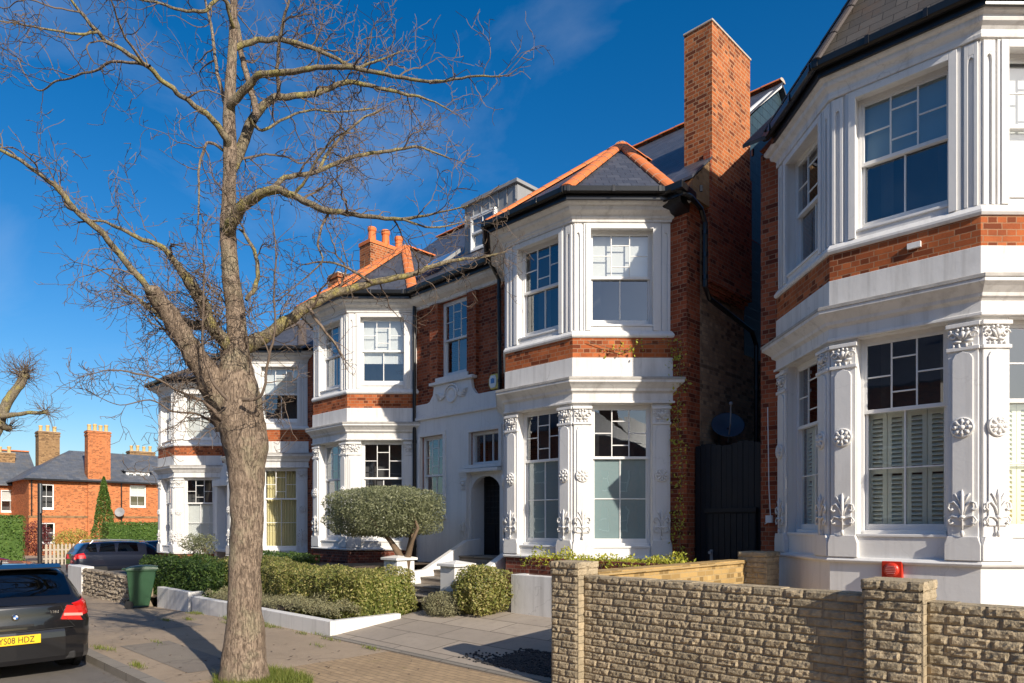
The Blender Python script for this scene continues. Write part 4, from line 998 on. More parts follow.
def patch(mb, tab, x0, x1, v0, v1, nx=8, nv=8, off=.006, sl0=0, sl1=0):
    vs = []
    for j in range(nv+1):
        v = v0+(v1-v0)*j/nv; a = x0+sl0*j/nv; b = x1+sl1*j/nv
        for i in range(nx+1): vs.append(pt(tab, a+(b-a)*i/nx, v, off))
    return mb.mesh(vs, [(j*(nx+1)+i, j*(nx+1)+i+1, (j+1)*(nx+1)+i+1, (j+1)*(nx+1)+i) for j in range(nv) for i in range(nx)])
def car(label, loc, rz, tab, paint, group=None, rails=False, rearx=.36, near=False):
    t = thing('parked_car', label, 'car', loc, group); L = tab[-1][0]
    mb = MB(); xs = [0, .02, .05, .1, .16]+[.16+(L-.16)*i/44 for i in range(1, 45)]; nv = 23
    for x in xs: mb.v += [(x, y, z) for y, z in sec(tab, x)]
    for i in range(len(xs)-1):
        for k in range(nv-1): mb.f.append((i*nv+k, i*nv+k+1, (i+1)*nv+k+1, (i+1)*nv+k))
        mb.f.append((i*nv+nv-1, i*nv, (i+1)*nv, (i+1)*nv+nv-1))
    for e, rev in ((0, 1), (len(xs)-1, 0)):
        b = e*nv
        for k in range(nv//2): 
            q = (b+k, b+k+1, b+nv-2-k, b+nv-1-k); mb.f.append(q if len(set(q)) == 4 else (b+k, b+k+1, b+nv-1-k))
    body = mb.build('body', paint, t, smooth=True, local=True)
    mb = MB(); patch(mb, tab, .13, rearx, 8.25, 13.75, 10, 14); mb.build('rear_window', M['glass_car'], t, smooth=True, local=True)
    mb = MB(); patch(mb, tab, L*.66, L*.755, 8.2, 13.8, 6, 12); mb.build('windscreen', M['glass_car'], t, smooth=True, local=True)
    for v0, v1 in ((6.4, 8.1), (15.6, 13.9)):
        for a, b in ((rearx*.8, rearx+.4), (rearx+.48, rearx+1.1), (rearx+1.18, rearx+2.0)):
            mb = MB(); patch(mb, tab, a, b, v0, v1, 5, 4, .006, .1, -.1 if b > 2.4 else 0); mb.build('side_window', M['glass_car'], t, smooth=True, local=True)
    wr = .315
    for x in (.78, L-.85):
        for s in (-1, 1):
            mb = MB(); c = (x, s*(tab[5][6]-.16), wr)
            mb.lathe(c, [(wr-.1, -.1), (wr-.02, -.1), (wr, -.07), (wr, .07), (wr-.02, .1), (wr-.1, .105)], 28, (0, s, 0)); o = mb.build('wheel', M['rubber'], t, smooth=False, local=True)
            mb = MB(); mb.lathe(c, [(.215, .08), (.21, .11), (.19, .1), (.05, .09), (.04, .11), (.002, .112)], 20, (0, s, 0)); mb.build('rim', M['alloy'], o, local=True)
            mb = MB(); mb.lathe((x, s*(tab[5][6]-.035), wr+.01), [(wr+.05, -.05), (wr+.05, .03)], 28, (0, s, 0)); mb.build('wheel_arch', M['rubber'], t, local=True)
    for s in (-1, 1):
        mb = MB(); a, b = (3.55, 6.3) if s > 0 else (18.45, 15.7)
        patch(mb, tab, 0.0, .34, a, b, 8, 6, .008, 0, -.06)
        z0, z1 = tab[0][3]-.2, tab[0][3]+.02
        mb.prism([(.012, s*.50, z0+.02), (.012, s*(tab[0][6]-.005), z0-.01), (.012, s*(tab[0][7]), z1-.03), (.012, s*.57, z1-.02)], (-.028, 0, 0))
        mb.build('tail_light', M['lamp_red'], t, smooth=False, local=True)
        mb = MB(); patch(mb, tab, L*.7-.15, L*.7+.02, 6.3 if s > 0 else 15.7, 6.7 if s > 0 else 15.3, 2, 2, .05); 
        mb.ball((L*.655, s*(tab[5][7]+.12), tab[5][3]+.07), .06, .1, .075); mb.build('wing_mirror', paint, t, smooth=True, local=True)
    mb = MB(); w = tab[1][6]+.01                                   # rear bumper
    pts = [(.5, w+.015), (.16, w+.012), (.05, w-.07), (-.03, w-.3), (-.05, 0)]; pts += [(x, -y) for x, y in pts[-2::-1]]
    pf = [(0, .2), (.02, .26), (.02, .5), (.012, .57), (0, .6)]
    for o_, z in pf: mb.v += [(x-(o_ if x < .2 else 0), y*(1+o_*.6), z) for x, y in pts]
    nP = len(pts)
    for j in range(len(pf)-1):
        for i in range(nP-1): mb.f.append((j*nP+i, j*nP+i+1, (j+1)*nP+i+1, (j+1)*nP+i))
    mb.v += [(x+.1, y*.96, .6) for x, y in pts]; j = len(pf)-1
    for i in range(nP-1): mb.f.append((j*nP+i, j*nP+i+1, (j+1)*nP+i+1, (j+1)*nP+i))
    mb.build('rear_bumper', paint, t, smooth=False, local=True)
    mb = MB(); mb.box(-.035, .3, -w*.8, w*.8, .2, .3); mb.build('bumper_valance', M['rubber'], t, bevel=.02, local=True)
    if rails:
        for s in (-1, 1):
            mb = MB(); y = s*(tab[5][7]-.05); mb.tube([(.5, y, 1.45), (.6, y, 1.56), (1.5, y, 1.585), (2.6, y, 1.545), (2.75, y, 1.42)], .018, 6); mb.build('roof_rail', M['alloy'], t, local=True)
    t.rotation_euler.z = rz
    return t
def text_part(s, size, m, parent, name, mat4, depth=.002, font=None):
    cu = bpy.data.curves.new(name, 'FONT'); cu.body = s; cu.size = size; cu.extrude = depth; cu.align_x = 'CENTER'; cu.align_y = 'CENTER'
    o = bpy.data.objects.new(name, cu); COL.objects.link(o); dg = bpy.context.evaluated_depsgraph_get()
    me = bpy.data.meshes.new_from_object(o.evaluated_get(dg)); bpy.data.objects.remove(o); me.transform(mat4); me.name = name
    q = bpy.data.objects.new(name, me); COL.objects.link(q); me.materials.clear(); me.materials.append(m); q.parent = parent; return q
bm_ = car('black hatchback seen from behind with yellow number plate at the kerb', (-10.42, 1.79, g(-11)+.05), math.pi, HATCH, M['car_black'])
bm_.scale.y = .965
bx = -.088
mb = MB(); mb.box(bx-.006, bx+.03, -.26, .26, .455, .566); pl_ = mb.build('number_plate', M['plate'], bm_, bevel=.004, local=True)
rearM = lambda x, y, z, sx=1, sy=1: Matrix.Translation((x, y, z)) @ Matrix(((0, 0, -1, 0), (-1, 0, 0, 0), (0, 1, 0, 0), (0, 0, 0, 1))) @ Matrix.Diagonal((sx, sy, 1, 1))
text_part('YS08 HDZ', .105, M['ink'], pl_, 'plate_lettering', rearM(bx-.0075, 0, .51, .82, 1.02))
bd = MB(); bd.lathe((-.012, 0, .79), [(.042, 0), (.042, .012), (.038, .015), (.002, .016)], 28, (-1, 0, 0)); bo = bd.build('badge', M['chrome'], bm_, local=True)
q = MB()
q.lathe((-.027, 0, .79), [(.039, 0), (.039, .001), (.002, .001)], 28, (-1, 0, 0)); q.build('badge_ring', M['ink'], bo, local=True)
for nm, mm, ks in (('badge_blue', 'blue_en', (0, 2)), ('badge_white', 'blind', (1, 3))):
    q = MB()
    for k in ks:
        a0 = k*math.pi/2; q.poly([(-.0295, 0, .79)]+[(-.0295, .026*math.cos(a0+i*math.pi/12), .79+.026*math.sin(a0+i*math.pi/12)) for i in range(7)])
    q.build(nm, M[mm], bo, local=True, fix=False)
text_part('118d', .05, M['chrome'], bm_, 'model_lettering', rearM(.0, -.43, .82))
sm = MB(); pth = [(-.012, -.66, .62), (-.012, -.56, .74), (-.004, -.5, .9)]
for s_ in (-1, 1): sm.tube([(x, y*s_, z) for x, y, z in pth], .005, 5)
sm.tube([(-.03, -.64, .615), (-.055, -.3, .615), (-.07, 0, .615), (-.055, .3, .615), (-.03, .64, .615)], .006, 5); sm.build('tailgate_seam', M['rubber'], bm_, local=True)
rs_ = MB(); rs_.prism([(.30, -.58, 1.36), (.30, .58, 1.36), (.5, .6, 1.405), (.5, -.6, 1.405)], (0, 0, .018)); rs_.build('roof_spoiler', M['car_black'], bm_, bevel=.008, local=True)
M['lamp_pale'] = m_plain('pale_lamp_band', (.7, .3, .26), .15, .1, 9, coat=1)
for s_ in (-1, 1):
    lb = MB(); lb.prism([(-.02, s_*.53, .765), (-.02, s_*.755, .75), (-.02, s_*.75, .785), (-.02, s_*.535, .80)], (-.006, 0, 0)); lb.build('lamp_band', M['lamp_pale'], bm_, local=True)
dh = MB(); dh.box(-.02, .0, -.2, .2, .655, .69); dh.build('tailgate_handle', M['rubber'], bm_, bevel=.008, local=True)
an = MB(); an.tube([(.95, 0, 1.38), (.9, 0, 1.44), (.84, 0, 1.47)], [.02, .012, .006], 6); an.build('aerial', M['rubber'], bm_, local=True)
wp = MB(); wp.tube([(.16, -.02, 1.045), (.2, -.2, 1.09), (.24, -.36, 1.12)], .009, 5); wp.build('rear_wiper', M['rubber'], bm_, local=True)
car('dark blue estate car with silver roof rails parked side on behind the rubble wall', (-33.6, 7.7, -.27), rad(90), ESTATE, M['car_blue'], 'cars on the cross street', rails=True)
car('dark hatchback mostly hidden behind the white villa corner', (-38.6, 11.6, -.27), rad(90), HATCH, M['car_blue'], 'cars on the cross street')
car('dull red hatchback at the left edge beyond the black car', (-40.5, 2.6, -.45), rad(90), HATCH, M['car_red'], 'cars on the cross street')

# ================================================================== sign post
sg = thing('sign_post', 'black street sign post with small grey sign seen edge on', 'sign', (-25.2, 4.95, -.16))
m = MB(); m.tube([(-25.2, 4.95, -.2), (-25.2, 4.95, 3.25)], .06, 10); m.build('post', M['iron'], sg)
m = MB(); c = V((-25.14, 4.95, 2.75)); u = V((.35, -.1, 0)); m.prism([c-u+V((0, 0, -.42)), c+u*.3+V((0, 0, -.42)), c+u*.3+V((0, 0, .48)), c-u+V((0, 0, .48))], (.01, .03, 0)); m.build('sign_panel', m_plain('grey_sign_back', (.16,.18,.19), .5, .1), sg, bevel=.006)

# ================================================================== far red brick houses
bg = thing('brick_house', 'far orange brick house with grey hipped roof and tall chimneys', 'house', (-60, 15, -.3))
X = -58; fx = F((X, 0, 0), (0, 1, 0), (1, 0, 0))
m = MB(); fx.wall(m, 10.75, 26, -.6, 5.2, [(11.35, 12.25, 3.05, 4.85), (17.2, 18.35, 3.3, 5.0), (11.3, 12.3, .6, 2.1), (17.6, 18.4, .5, 2.0)])
m.box(X-9, X-.24, 10.75, 10.95, -.6, 5.2); m.box(X-9, X-8.8, 10.95, 26, -.6, 5.2); m.build('wall', M['brick_far'], bg)
for a, b, c, d in ((11.35, 12.25, 3.05, 4.85), (17.2, 18.35, 3.3, 5.0), (11.3, 12.3, .6, 2.1), (17.6, 18.4, .5, 2.0)): window(bg, fx, a, b, c, d, (c+d)/2, upper=2, lower=2, rec=.05, up_in='blind' if a > 12 else None)
m = MB(); fx.box(m, 10.7, 26, -.02, .04, 2.45, 2.6); m.build('string_course', M['brick_far2'], bg)
m = MB(); e0, e1, zr = X+.35, X-9.3, 7.75
slab(m, [(e0, 10.4, 5.2), (e0, 26.3, 5.2), ((e0+e1)/2, 26.3, zr), ((e0+e1)/2, 14.2, zr)], .1); slab(m, [(e1, 26.3, 5.2), (e1, 10.4, 5.2), ((e0+e1)/2, 14.2, zr), ((e0+e1)/2, 26.3, zr)], .1); slab(m, [(e1, 10.4, 5.2), (e0, 10.4, 5.2), ((e0+e1)/2, 14.2, zr)], .1)
m.build('roof', M['slate_far'], bg)
m = MB(); m.box(e0-.02, e0+.1, 10.4, 26, 5.08, 5.2); m.build('gutter', M['black'], bg)
M['pot_yellow'] = m_plain('buff_clay_pot', (.55,.38,.16), .8, .2, 5)
chimney(bg, X-.75, X+.12, 14.35, 15.85, -.5, 8.9, mat='brick_far', pots=4, potm='pot_yellow')
chimney(bg, X-6.6, X-5.5, 12.4, 13.8, 6.0, 9.2, mat='brick_far2', pots=3, potm='pot_yellow')
chimney(bg, X-8.0, X-7.0, 19.3, 21.3, 6.0, 8.3, mat='brick_far2', pots=4, potm='pot_yellow')
m = MB(); m.box(X-2.2, X-.9, 17.2, 18.9, 5.2, 6.1); do_ = m.build('dormer', M['trim'], bg); fd2 = F((X-.88, 0, 0), (0, 1, 0), (1, 0, 0)); 
m = MB(); m.box(X-2.4, X-.7, 17.0, 19.1, 6.1, 6.2); m.build('dormer_roof', M['slate_far'], do_)
for k in range(3): window(bg, fd2, 17.28+k*.53, 17.76+k*.53, 5.3, 6.0, 5.65, upper=0, lower=0, rec=-.1, sill=False)
pipe(bg, [(X+.08, 16.6, 5.1), (X+.08, 16.6, -.3)])
pipe(bg, [(X+.08, 10.9, 5.1), (X+.08, 10.9, 2.6)])
bg2 = thing('brick_house', 'far set back brick house with gabled roof at the left edge', 'house', (-66, 9, -.3))
X2 = -64; f2 = F((X2, 0, 0), (0, 1, 0), (1, 0, 0))
m = MB(); f2.wall(m, 2.0, 12.6, -.6, 5.0, [(10.1, 11.3, 2.9, 4.6), (6.8, 8, 2.9, 4.6)]); m.box(X2-8, X2-.24, 2, 2.2, -.6, 5); m.box(X2-8, X2-7.8, 2.2, 12.6, -.6, 5); m.build('wall', M['brick_far'], bg2)
for a in (10.1, 6.8): window(bg2, f2, a, a+1.2, 2.9, 4.6, 3.75, upper=2, lower=2, rec=.05, up_in='blind')
m = MB(); slab(m, [(X2+.4, 1.7, 5.0), (X2+.4, 12.6, 5.0), (X2-4, 12.6, 7.9), (X2-4, 1.7, 7.9)], .1); slab(m, [(X2-8.4, 12.6, 5.0), (X2-8.4, 1.7, 5.0), (X2-4, 1.7, 7.9), (X2-4, 12.6, 7.9)], .1); m.build('roof', M['slate_far'], bg2)
m = MB(); j_ = MB(); hip_tiles(m, j_, V((X2-4, 1.7, 7.9)), V((X2-4, 12.6, 7.9)), .14, .5); hip_build(m, j_, 'ridge_tiles', bg2)
chimney(bg2, X2-3.5, X2-2.4, 10.2, 11.4, 6.0, 7.6, mat='brick_far2', pots=2, potm='pot_yellow')
sd = thing('satellite_dish', 'small grey satellite dish on the far orange brick wall', 'satellite dish', (X+.3, 16.3, 2.5))
m = MB(); m.lathe((X+.35, 16.4, 2.9), [(.02, -.08), (.35, 0), (.35, .02), (.02, -.05)], 16, (.8, -.6, .2)); m.tube([(X-.0, 16.4, 2.6), (X+.3, 16.4, 2.85)], .03); m.build('reflector', M['lead'], sd)
sheet('pavement', -57.9, -46.5, -30, 40, .1, M['pave'], zf=lambda x, y: -.3)

# houses across the road: they stand behind the photographer and show in the panes
for k, x in enumerate((-44, -31, -18, -5, 8, 21, 34)):
    t = thing('brick_house', 'brick house across the road, mirrored in the window panes', 'house', (x, -17, 0), 'houses across the road')
    fo_ = F((x+12.4, -17, 0), (-1, 0, 0), (0, 1, 0)); hs_ = []
    for u in (1.2, 4.0, 7.4, 10.0): hs_ += [(u, u+1.3, 1.4, 3.4), (u, u+1.3, 4.9, 6.6)]
    m = MB(); fo_.wall(m, 0, 12.4, 0, 8.7+.5*(k % 2), hs_); m.build('wall', M['brick'], t)
    for a, b, c, d in hs_:
        m = MB(); fo_.box(m, a, b, -.2, -.12, c, c+.1); fo_.box(m, a, b, -.2, -.12, (c+d)/2-.04, (c+d)/2+.04); fo_.box(m, a, a+.08, -.2, -.12, c+.1, d); fo_.box(m, b-.08, b, -.2, -.12, c+.1, d); w_ = m.build('window', M['trim'], t)
        m = MB(); fo_.box(m, a, b, -.24, -.21, c, d); m.build('pane', M['room_dark'], w_)  # opaque pane coloured like the unlit room behind it
    e = 8.7+.5*(k % 2); m = MB(); slab(m, [(x-.2, -16.6, e), (x+12.6, -16.6, e), (x+10.5, -21.5, e+3.6), (x+2, -21.5, e+3.6)][::-1], .1); slab(m, [(x+12.6, -26.4, e), (x-.2, -26.4, e), (x+2, -21.5, e+3.6), (x+10.5, -21.5, e+3.6)][::-1], .1); m.build('roof', M['slate'], t)
    m = MB(); m.box(x, x+.2, -26, -17.24, 0, e); m.box(x+12.2, x+12.4, -26, -17.24, 0, e); m.build('side_wall', M['brick'], t)
    chimney(t, x+1.0, x+1.9, -22.5, -20.8, e, e+4.6, mat='brick', pots=3)
# ================================================================== foliage
RS = np.random.RandomState(5)
def leaf_mesh(name, P, size, m, parent=None, org=None, kind=None, up=.35, aspect=.5, core=None, N=None):
    n = len(P); 
    nrm = RS.normal(size=(n, 3)); nrm[:, 2] += up
    if N is not None: nrm += N*1.1
    nrm /= np.linalg.norm(nrm, axis=1)[:, None]
    a = RS.normal(size=(n, 3)); a -= nrm*np.sum(a*nrm, 1)[:, None]; a /= np.linalg.norm(a, axis=1)[:, None]; b = np.cross(nrm, a)
    s = (size*(.6+.8*RS.rand(n)))[:, None]
    vs = np.stack([P-a*s*.5, P+b*s*.5*aspect-nrm*s*.06, P+a*s*.5, P-b*s*.5*aspect-nrm*s*.06], 1).reshape(-1, 3)
    fs = np.arange(4*n).reshape(-1, 4)
    o0 = np.array(root_org(parent)) if parent else (np.array(org) if org else np.zeros(3))
    vs = vs-o0; ex = 0
    if core is not None:
        cv, cf = core; cv = np.array(cv)-o0; fs_l = fs.tolist()+[[i+len(vs) for i in f_] for f_ in cf]; vs = np.concatenate([vs, cv])
    else: fs_l = fs.tolist()
    me = bpy.data.meshes.new(name); me.from_pydata(vs.tolist(), [], fs_l); me.materials.append(m)
    o = bpy.data.objects.new(name, me); COL.objects.link(o)
    if parent: o.parent = parent
    elif org: o.location = org
    if kind: o['kind'] = kind
    return o
def lump(P, amp, sc):
    return np.array([noise.noise(V(p)*sc) for p in P])*amp
def box_pts(n, x0, x1, y0, y1, z0f, z1f, depth=.1, lumpy=.05, r=.12):
    ax, ay = x1-x0, y1-y0; out = []; nr = []
    zt = (z1f((x0+x1)/2)-z0f((x0+x1)/2)); areas = np.array([ax*ay, ax*zt, ax*zt*.35, ay*zt, ay*zt]); areas /= areas.sum()
    pick = RS.choice(5, n, p=areas)
    for k in pick:
        a, b = RS.rand(2); d = -depth*RS.rand()**1.6
        if k == 0: p = [x0+ax*a, y0+ay*b, None]; N = (0, 0, 1)
        elif k == 1: p = [x0+ax*a, y0, b]; N = (0, -1, 0)
        elif k == 2: p = [x0+ax*a, y1, b]; N = (0, 1, 0)
        elif k == 3: p = [x0, y0+ay*a, b]; N = (-1, 0, 0)
        else: p = [x1, y0+ay*a, b]; N = (1, 0, 0)
        za, zb = z0f(p[0]), z1f(p[0])
        if k == 0: p[2] = zb
        else: p[2] = za+(zb-za)*p[2]
        q = V(p); L = noise.noise(q*2.3)*lumpy+noise.noise(q*6)*lumpy*.6+d
        # round the edges
        c = V((min(max(q.x, x0+r), x1-r), min(max(q.y, y0+r), y1-r), min(q.z, zb-r))); e = q-c
        if e.length > r: e = e.normalized(); q = c+e*r; nn = e
        else: nn = V(N)
        q = q+nn*L; out.append(q[:]); nr.append(nn[:])
    return np.array(out), np.array(nr)
def hedge(name, label, cat, m, x0, x1, y0, y1, z0f, z1f, n, size, group=None, **kw):
    org = ((x0+x1)/2, (y0+y1)/2, z0f((x0+x1)/2)); t = thing(name, label, cat, org, group)
    P, N = box_pts(n, x0, x1, y0, y1, z0f, z1f, **kw); i = .13; cv = []
    for x in (x0+i, x1-i):
        for y in (y0+i, y1-i): cv += [(x, y, z0f(x)), (x, y, z1f(x)-i)]
    leaf_mesh('foliage', P, size, m, t, core=(cv, [(0, 1, 3, 2), (4, 6, 7, 5), (0, 4, 5, 1), (2, 3, 7, 6), (1, 5, 7, 3)]), N=N)
    mb = MB()
    for k in range(int((x1-x0)*3)+2):
        x = RND.uniform(x0+.2, x1-.2); y = RND.uniform(y0+.15, y1-.15); mb.tube([(x, y, z0f(x)-.05), (x+RND.uniform(-.1, .1), y, z0f(x)+.4)], [.02, .012], 5)
    mb.build('stem', M['bark_d'], t)
    return t
def blob_pts(n, c, rx, ry, rz, e=2.4, depth=.25, lumpy=.1, sc=3):
    d = RS.normal(size=(n, 3)); d /= np.linalg.norm(d, axis=1)[:, None]
    k = (np.abs(d[:, 0])**e+np.abs(d[:, 1])**e+np.abs(d[:, 2])**e)**(-1/e)
    q = d*k[:, None]; L = lump(q*sc+np.array(c), lumpy, 1.0); s = 1-depth*RS.rand(n)**1.5+L
    return np.array(c)+q*s[:, None]*np.array([rx, ry, rz]), d
M['bark'] = m_bark('grey_brown_bark', (.15,.108,.08), (.35,.27,.2), (.33,.31,.2), .38)
M['bark_l'] = m_bark('lichened_bark', (.1,.08,.055), (.3,.25,.17), (.36,.31,.1), .75, 1.6, .015)
M['twig'] = m_plain('brown_twig_bark', (.13,.095,.07), .85, .45, 4)
M['bark_d'] = m_plain('dark_stem_bark', (.14,.095,.06), .9, .4, 9, .4)
M['leaf_hedge'] = m_leaf('clipped_hedge_leaf', [(.04,.06,.012), (.13,.16,.035), (.26,.26,.07), (.42,.36,.15)])
M['leaf_dark'] = m_leaf('dark_evergreen_leaf', [(.02,.045,.012), (.06,.11,.025), (.12,.18,.04)])
M['leaf_olive'] = m_leaf('grey_olive_leaf', [(.05,.06,.028), (.15,.165,.085), (.31,.32,.19)], .4)
M['leaf_lav'] = m_leaf('grey_lavender_leaf', [(.12,.09,.05), (.2,.19,.1), (.3,.29,.17)], .7, .15)
M['leaf_lime'] = m_leaf('yellow_green_leaf', [(.14,.19,.02), (.32,.36,.04), (.5,.46,.07)])
M['leaf_bright'] = m_leaf('bright_laurel_leaf', [(.03,.07,.012), (.08,.15,.025), (.17,.25,.05)])
M['leaf_yellow'] = m_leaf('golden_shrub_leaf', [(.2,.17,.03), (.38,.31,.06), (.5,.42,.1)])
M['leaf_red'] = m_leaf('purple_shrub_leaf', [(.06,.012,.015), (.15,.03,.035), (.22,.06,.05)])
M['grass'] = m_leaf('grass_blade', [(.06,.1,.015), (.13,.17,.03), (.24,.24,.06)], .6, .3)
gz = lambda x: .42+g(x)
hedge('clipped_hedge', 'long clipped front garden hedge with pale tips beside the forecourt', 'hedge', M['leaf_hedge'], -19.0, -10.45, 6.75, 8.15, lambda x: .25+g(x), lambda x: 1.13+.05*math.sin(x*1.1)+.03*math.sin(x*3.1)+.2*g(x), 50000, .05, lumpy=.12, r=.25, depth=.16)
hedge('clipped_hedge', 'darker leafy hedge between the green bin and the street tree', 'hedge', M['leaf_dark'], -20.6, -15.9, 6.3, 7.3, lambda x: .2+g(x), lambda x: 1.17+.05*math.sin(x*2)+.2*g(x), 17000, .06, lumpy=.09, r=.2, depth=.16)
hedge('clipped_hedge', 'low green hedge right under the left villa window', 'hedge', M['leaf_dark'], -20.2, -16.2, 8.7, 9.4, lambda x: .5, lambda x: 1.22, 5000, .07, lumpy=.08)
# front strip of lavender under the long hedge
lv = thing('lavender_border', 'grey dry lavender border along the white planter wall', 'plants', (-13, 6.4, .3))
P = np.stack([RS.uniform(-15.8, -10.4, 9000), RS.uniform(6.2, 6.85, 9000), np.zeros(9000)], 1)
P[:, 2] = [.36+g(x)+abs(noise.noise(V((x*2.5, y*2.5, 0))))*.35+RS.rand()*.17 for x, y, _ in P]
leaf_mesh('foliage', P, .055, M['leaf_lav'], lv, up=0, aspect=.25)
# olive tree, clipped to a flattened dome
ol = thing('olive_tree', 'clipped olive tree with a flat rounded crown on bare stems', 'tree', (-11.85, 8.85, 1.05))
P, N = blob_pts(26000, (-12.72, 8.9, 2.26), 1.3, 1.0, .56, 3.8, .3, .13, 2.2); P[:, 2] = np.maximum(P[:, 2], 1.84-.15*RS.rand(len(P)))
cb, _ = blob_pts(6000, (-12.7, 8.9, 2.24), 1.1, .85, .45, 4.0, .6, .1, 2.0)
leaf_mesh('crown', np.concatenate([P, cb]), .062, M['leaf_olive'], ol, aspect=.34, N=np.concatenate([N, N[:6000]])*.5)
mb = MB(); b0 = V((-11.85, 8.85, .9))
for dx, dy, r in ((-1.2, .1, .05), (-.6, -.3, .045), (.05, .2, .05), (.42, 0, .04), (-.3, .4, .04)):
    mb.tube([b0, b0+V((dx*.12, dy*.2, .38)), b0+V((dx*.55, dy*.6, .75)), b0+V((dx, dy, 1.02)), b0+V((dx*1.1-.2, dy*1.2, 1.3))], [.1, .075, r, r*.8, r*.4], 8)
mb.build('trunk', M['bark_d'], ol, smooth=True)
def bush(name, label, cat, m, c, rx, ry, rz, n, size, e=2.6, group=None, aspect=.5, lumpy=.15, kindn='foliage'):
    t = thing(name, label, cat, (c[0], c[1], c[2]-rz), group); P, N = blob_pts(n, c, rx, ry, rz, e, .35, lumpy, 2.5); P[:, 2] = np.maximum(P[:, 2], c[2]-rz*.98)
    cb, _ = blob_pts(n//3, c, rx*.75, ry*.75, rz*.8, e, .5, .1)
    leaf_mesh(kindn, np.concatenate([P, cb]), size, m, t, aspect=aspect, N=np.concatenate([N, N[:n//3]])*.7)
    mb = MB()
    for k in range(4): mb.tube([(c[0]+.03*k, c[1], c[2]-rz), (c[0]+RND.uniform(-.6, .6)*rx, c[1]+RND.uniform(-.5, .5)*ry, c[2]+rz*.3)], [.02, .008], 5)
    mb.build('stem', M['bark_d'], t); return t
bush('clipped_bush', 'rounded clipped shrub between white pier and pale planter', 'bush', M['leaf_hedge'], (-8.95, 8.35, .83), .52, .45, .42, 9000, .05, 3.0)
bush('lavender_plant', 'low grey green lavender at the foot of the entrance steps', 'plant', M['leaf_lav'], (-9.55, 8.0, .55), .48, .35, .24, 4500, .05, 2.3, aspect=.25)
# ferns on the raised planter and the climber on the bay corner
fp = thing('planter_ferns', 'yellow green trailing plants along the raised planter top', 'plants', (-7, 9, 1.35))
P = []
for k in range(2600):
    x = RS.uniform(-8.5, -5.2); y = RS.uniform(8.85, 9.35); h = .06+.24*max(0, noise.noise(V((x*3, y*3, 4)))+.25)*(1.4 if x < -7.6 else .9); P.append((x, y, 1.36+RS.rand()*h-(.12*RS.rand() if y < 8.95 else 0)))
leaf_mesh('foliage', np.array(P), .06, M['leaf_lime'], fp, aspect=.4)
cl = thing('climbing_plant', 'thin climbing vine on the brick corner beside the middle bay', 'climber', (-6.45, 10.85, 1.3))
P = []; mb = MB()
def vine(pts, dens, spread):
    mb.tube(pts, .006, 4)
    for i in range(len(pts)-1):
        a, b = V(pts[i]), V(pts[i+1])
        for k in range(int((b-a).length*dens)):
            if noise.noise(a.lerp(b, RS.rand())*3) < -.1: continue
            q = a.lerp(b, RS.rand()); P.append((q.x+RS.normal()*spread, q.y-abs(RS.normal())*.05, q.z+RS.normal()*spread))
vine([(-6.5, 10.9, 1.3), (-6.52, 10.91, 2.2), (-6.46, 10.91, 3.0), (-6.55, 10.91, 3.9), (-6.5, 10.91, 4.6), (-6.56, 10.9, 5.3)], 150, .09)
q0 = bay_path(cB, .05)
pA, pB_ = q0[3], q0[2]
vine([(pA.x+.05, pA.y-.05, 5.3)]+[tuple(pA.lerp(pB_, s)+V((.02, -.02, 5.2+.1*math.sin(s*9)))) for s in (.1, .3, .5, .7, .85)], 120, .07)
leaf_mesh('foliage', np.array(P), .055, M['leaf_lime'], cl, aspect=.6); mb.build('stem', M['bark_d'], cl)
# pots by the left villa
for k, (x, hh, lab) in enumerate(((-23.5, .75, 'left small potted shrub before the far white bay'), (-22.6, .9, 'right small potted olive before the far white bay'))):
    t = thing('potted_shrub', lab, 'plant', (x, 8.9, .55), 'potted shrubs'); m = MB(); m.lathe((x, 8.9, .5), [(.17, 0), (.22, .3), (.23, .34), (.18, .34), (.17, .28)], 14); m.build('pot', M['terracotta'], t)
    m = MB(); m.tube([(x, 8.9, .75), (x+.02, 8.9, 1.3)], .02, 6); m.build('stem', M['bark_d'], t)
    P, N = blob_pts(900, (x, 8.9, 1.35), .4, .4, .36, 2, .6, .3); leaf_mesh('foliage', P, .08, M['leaf_olive'], t, aspect=.4)
# far greenery
hedge('clipped_hedge', 'tall dark green clipped hedge at the far left corner', 'hedge', M['leaf_bright'], -48.5, -46, 4.6, 8.4, lambda x: -.3, lambda x: 2.45, 6000, .12, lumpy=.12)
hedge('clipped_hedge', 'bright green hedge in front of the far orange house', 'hedge', M['leaf_bright'], -47.5, -46, 12.4, 17.5, lambda x: -.3, lambda x: 2.1, 7000, .11, lumpy=.1)
bush('golden_shrub', 'golden yellow shrub above the pale picket fence', 'bush', M['leaf_yellow'], (-47, 10.9, .7), .8, 1.1, 1.0, 3000, .1)
bush('purple_shrub', 'dark purple leaved shrub beside the sign post', 'bush', M['leaf_red'], (-49, 9.5, 1.1), .7, .75, 1.0, 2000, .1, lumpy=.35)
bush('purple_shrub', 'dull red shrub right by the white villa corner', 'bush', M['leaf_red'], (-50.5, 17.8, 1.9), .9, .8, .7, 1500, .1)
cy = thing('cypress_tree', 'narrow dark conical cypress against the orange brick house', 'tree', (-50, 13.2, -.3))
P = []
for k in range(7000):
    h = RS.rand()**.8; r = .85*(1-h)**.75*(.35+.65*min(1, h*5+.5)); a = RS.rand()*6.283; q = r*(1-.35*RS.rand()**2)*(1+.22*noise.noise(V((math.cos(a)*2, math.sin(a)*2, h*9)))); P.append((-50+q*math.cos(a), 13.3+q*math.sin(a)*1.0, .1+h*4.95))
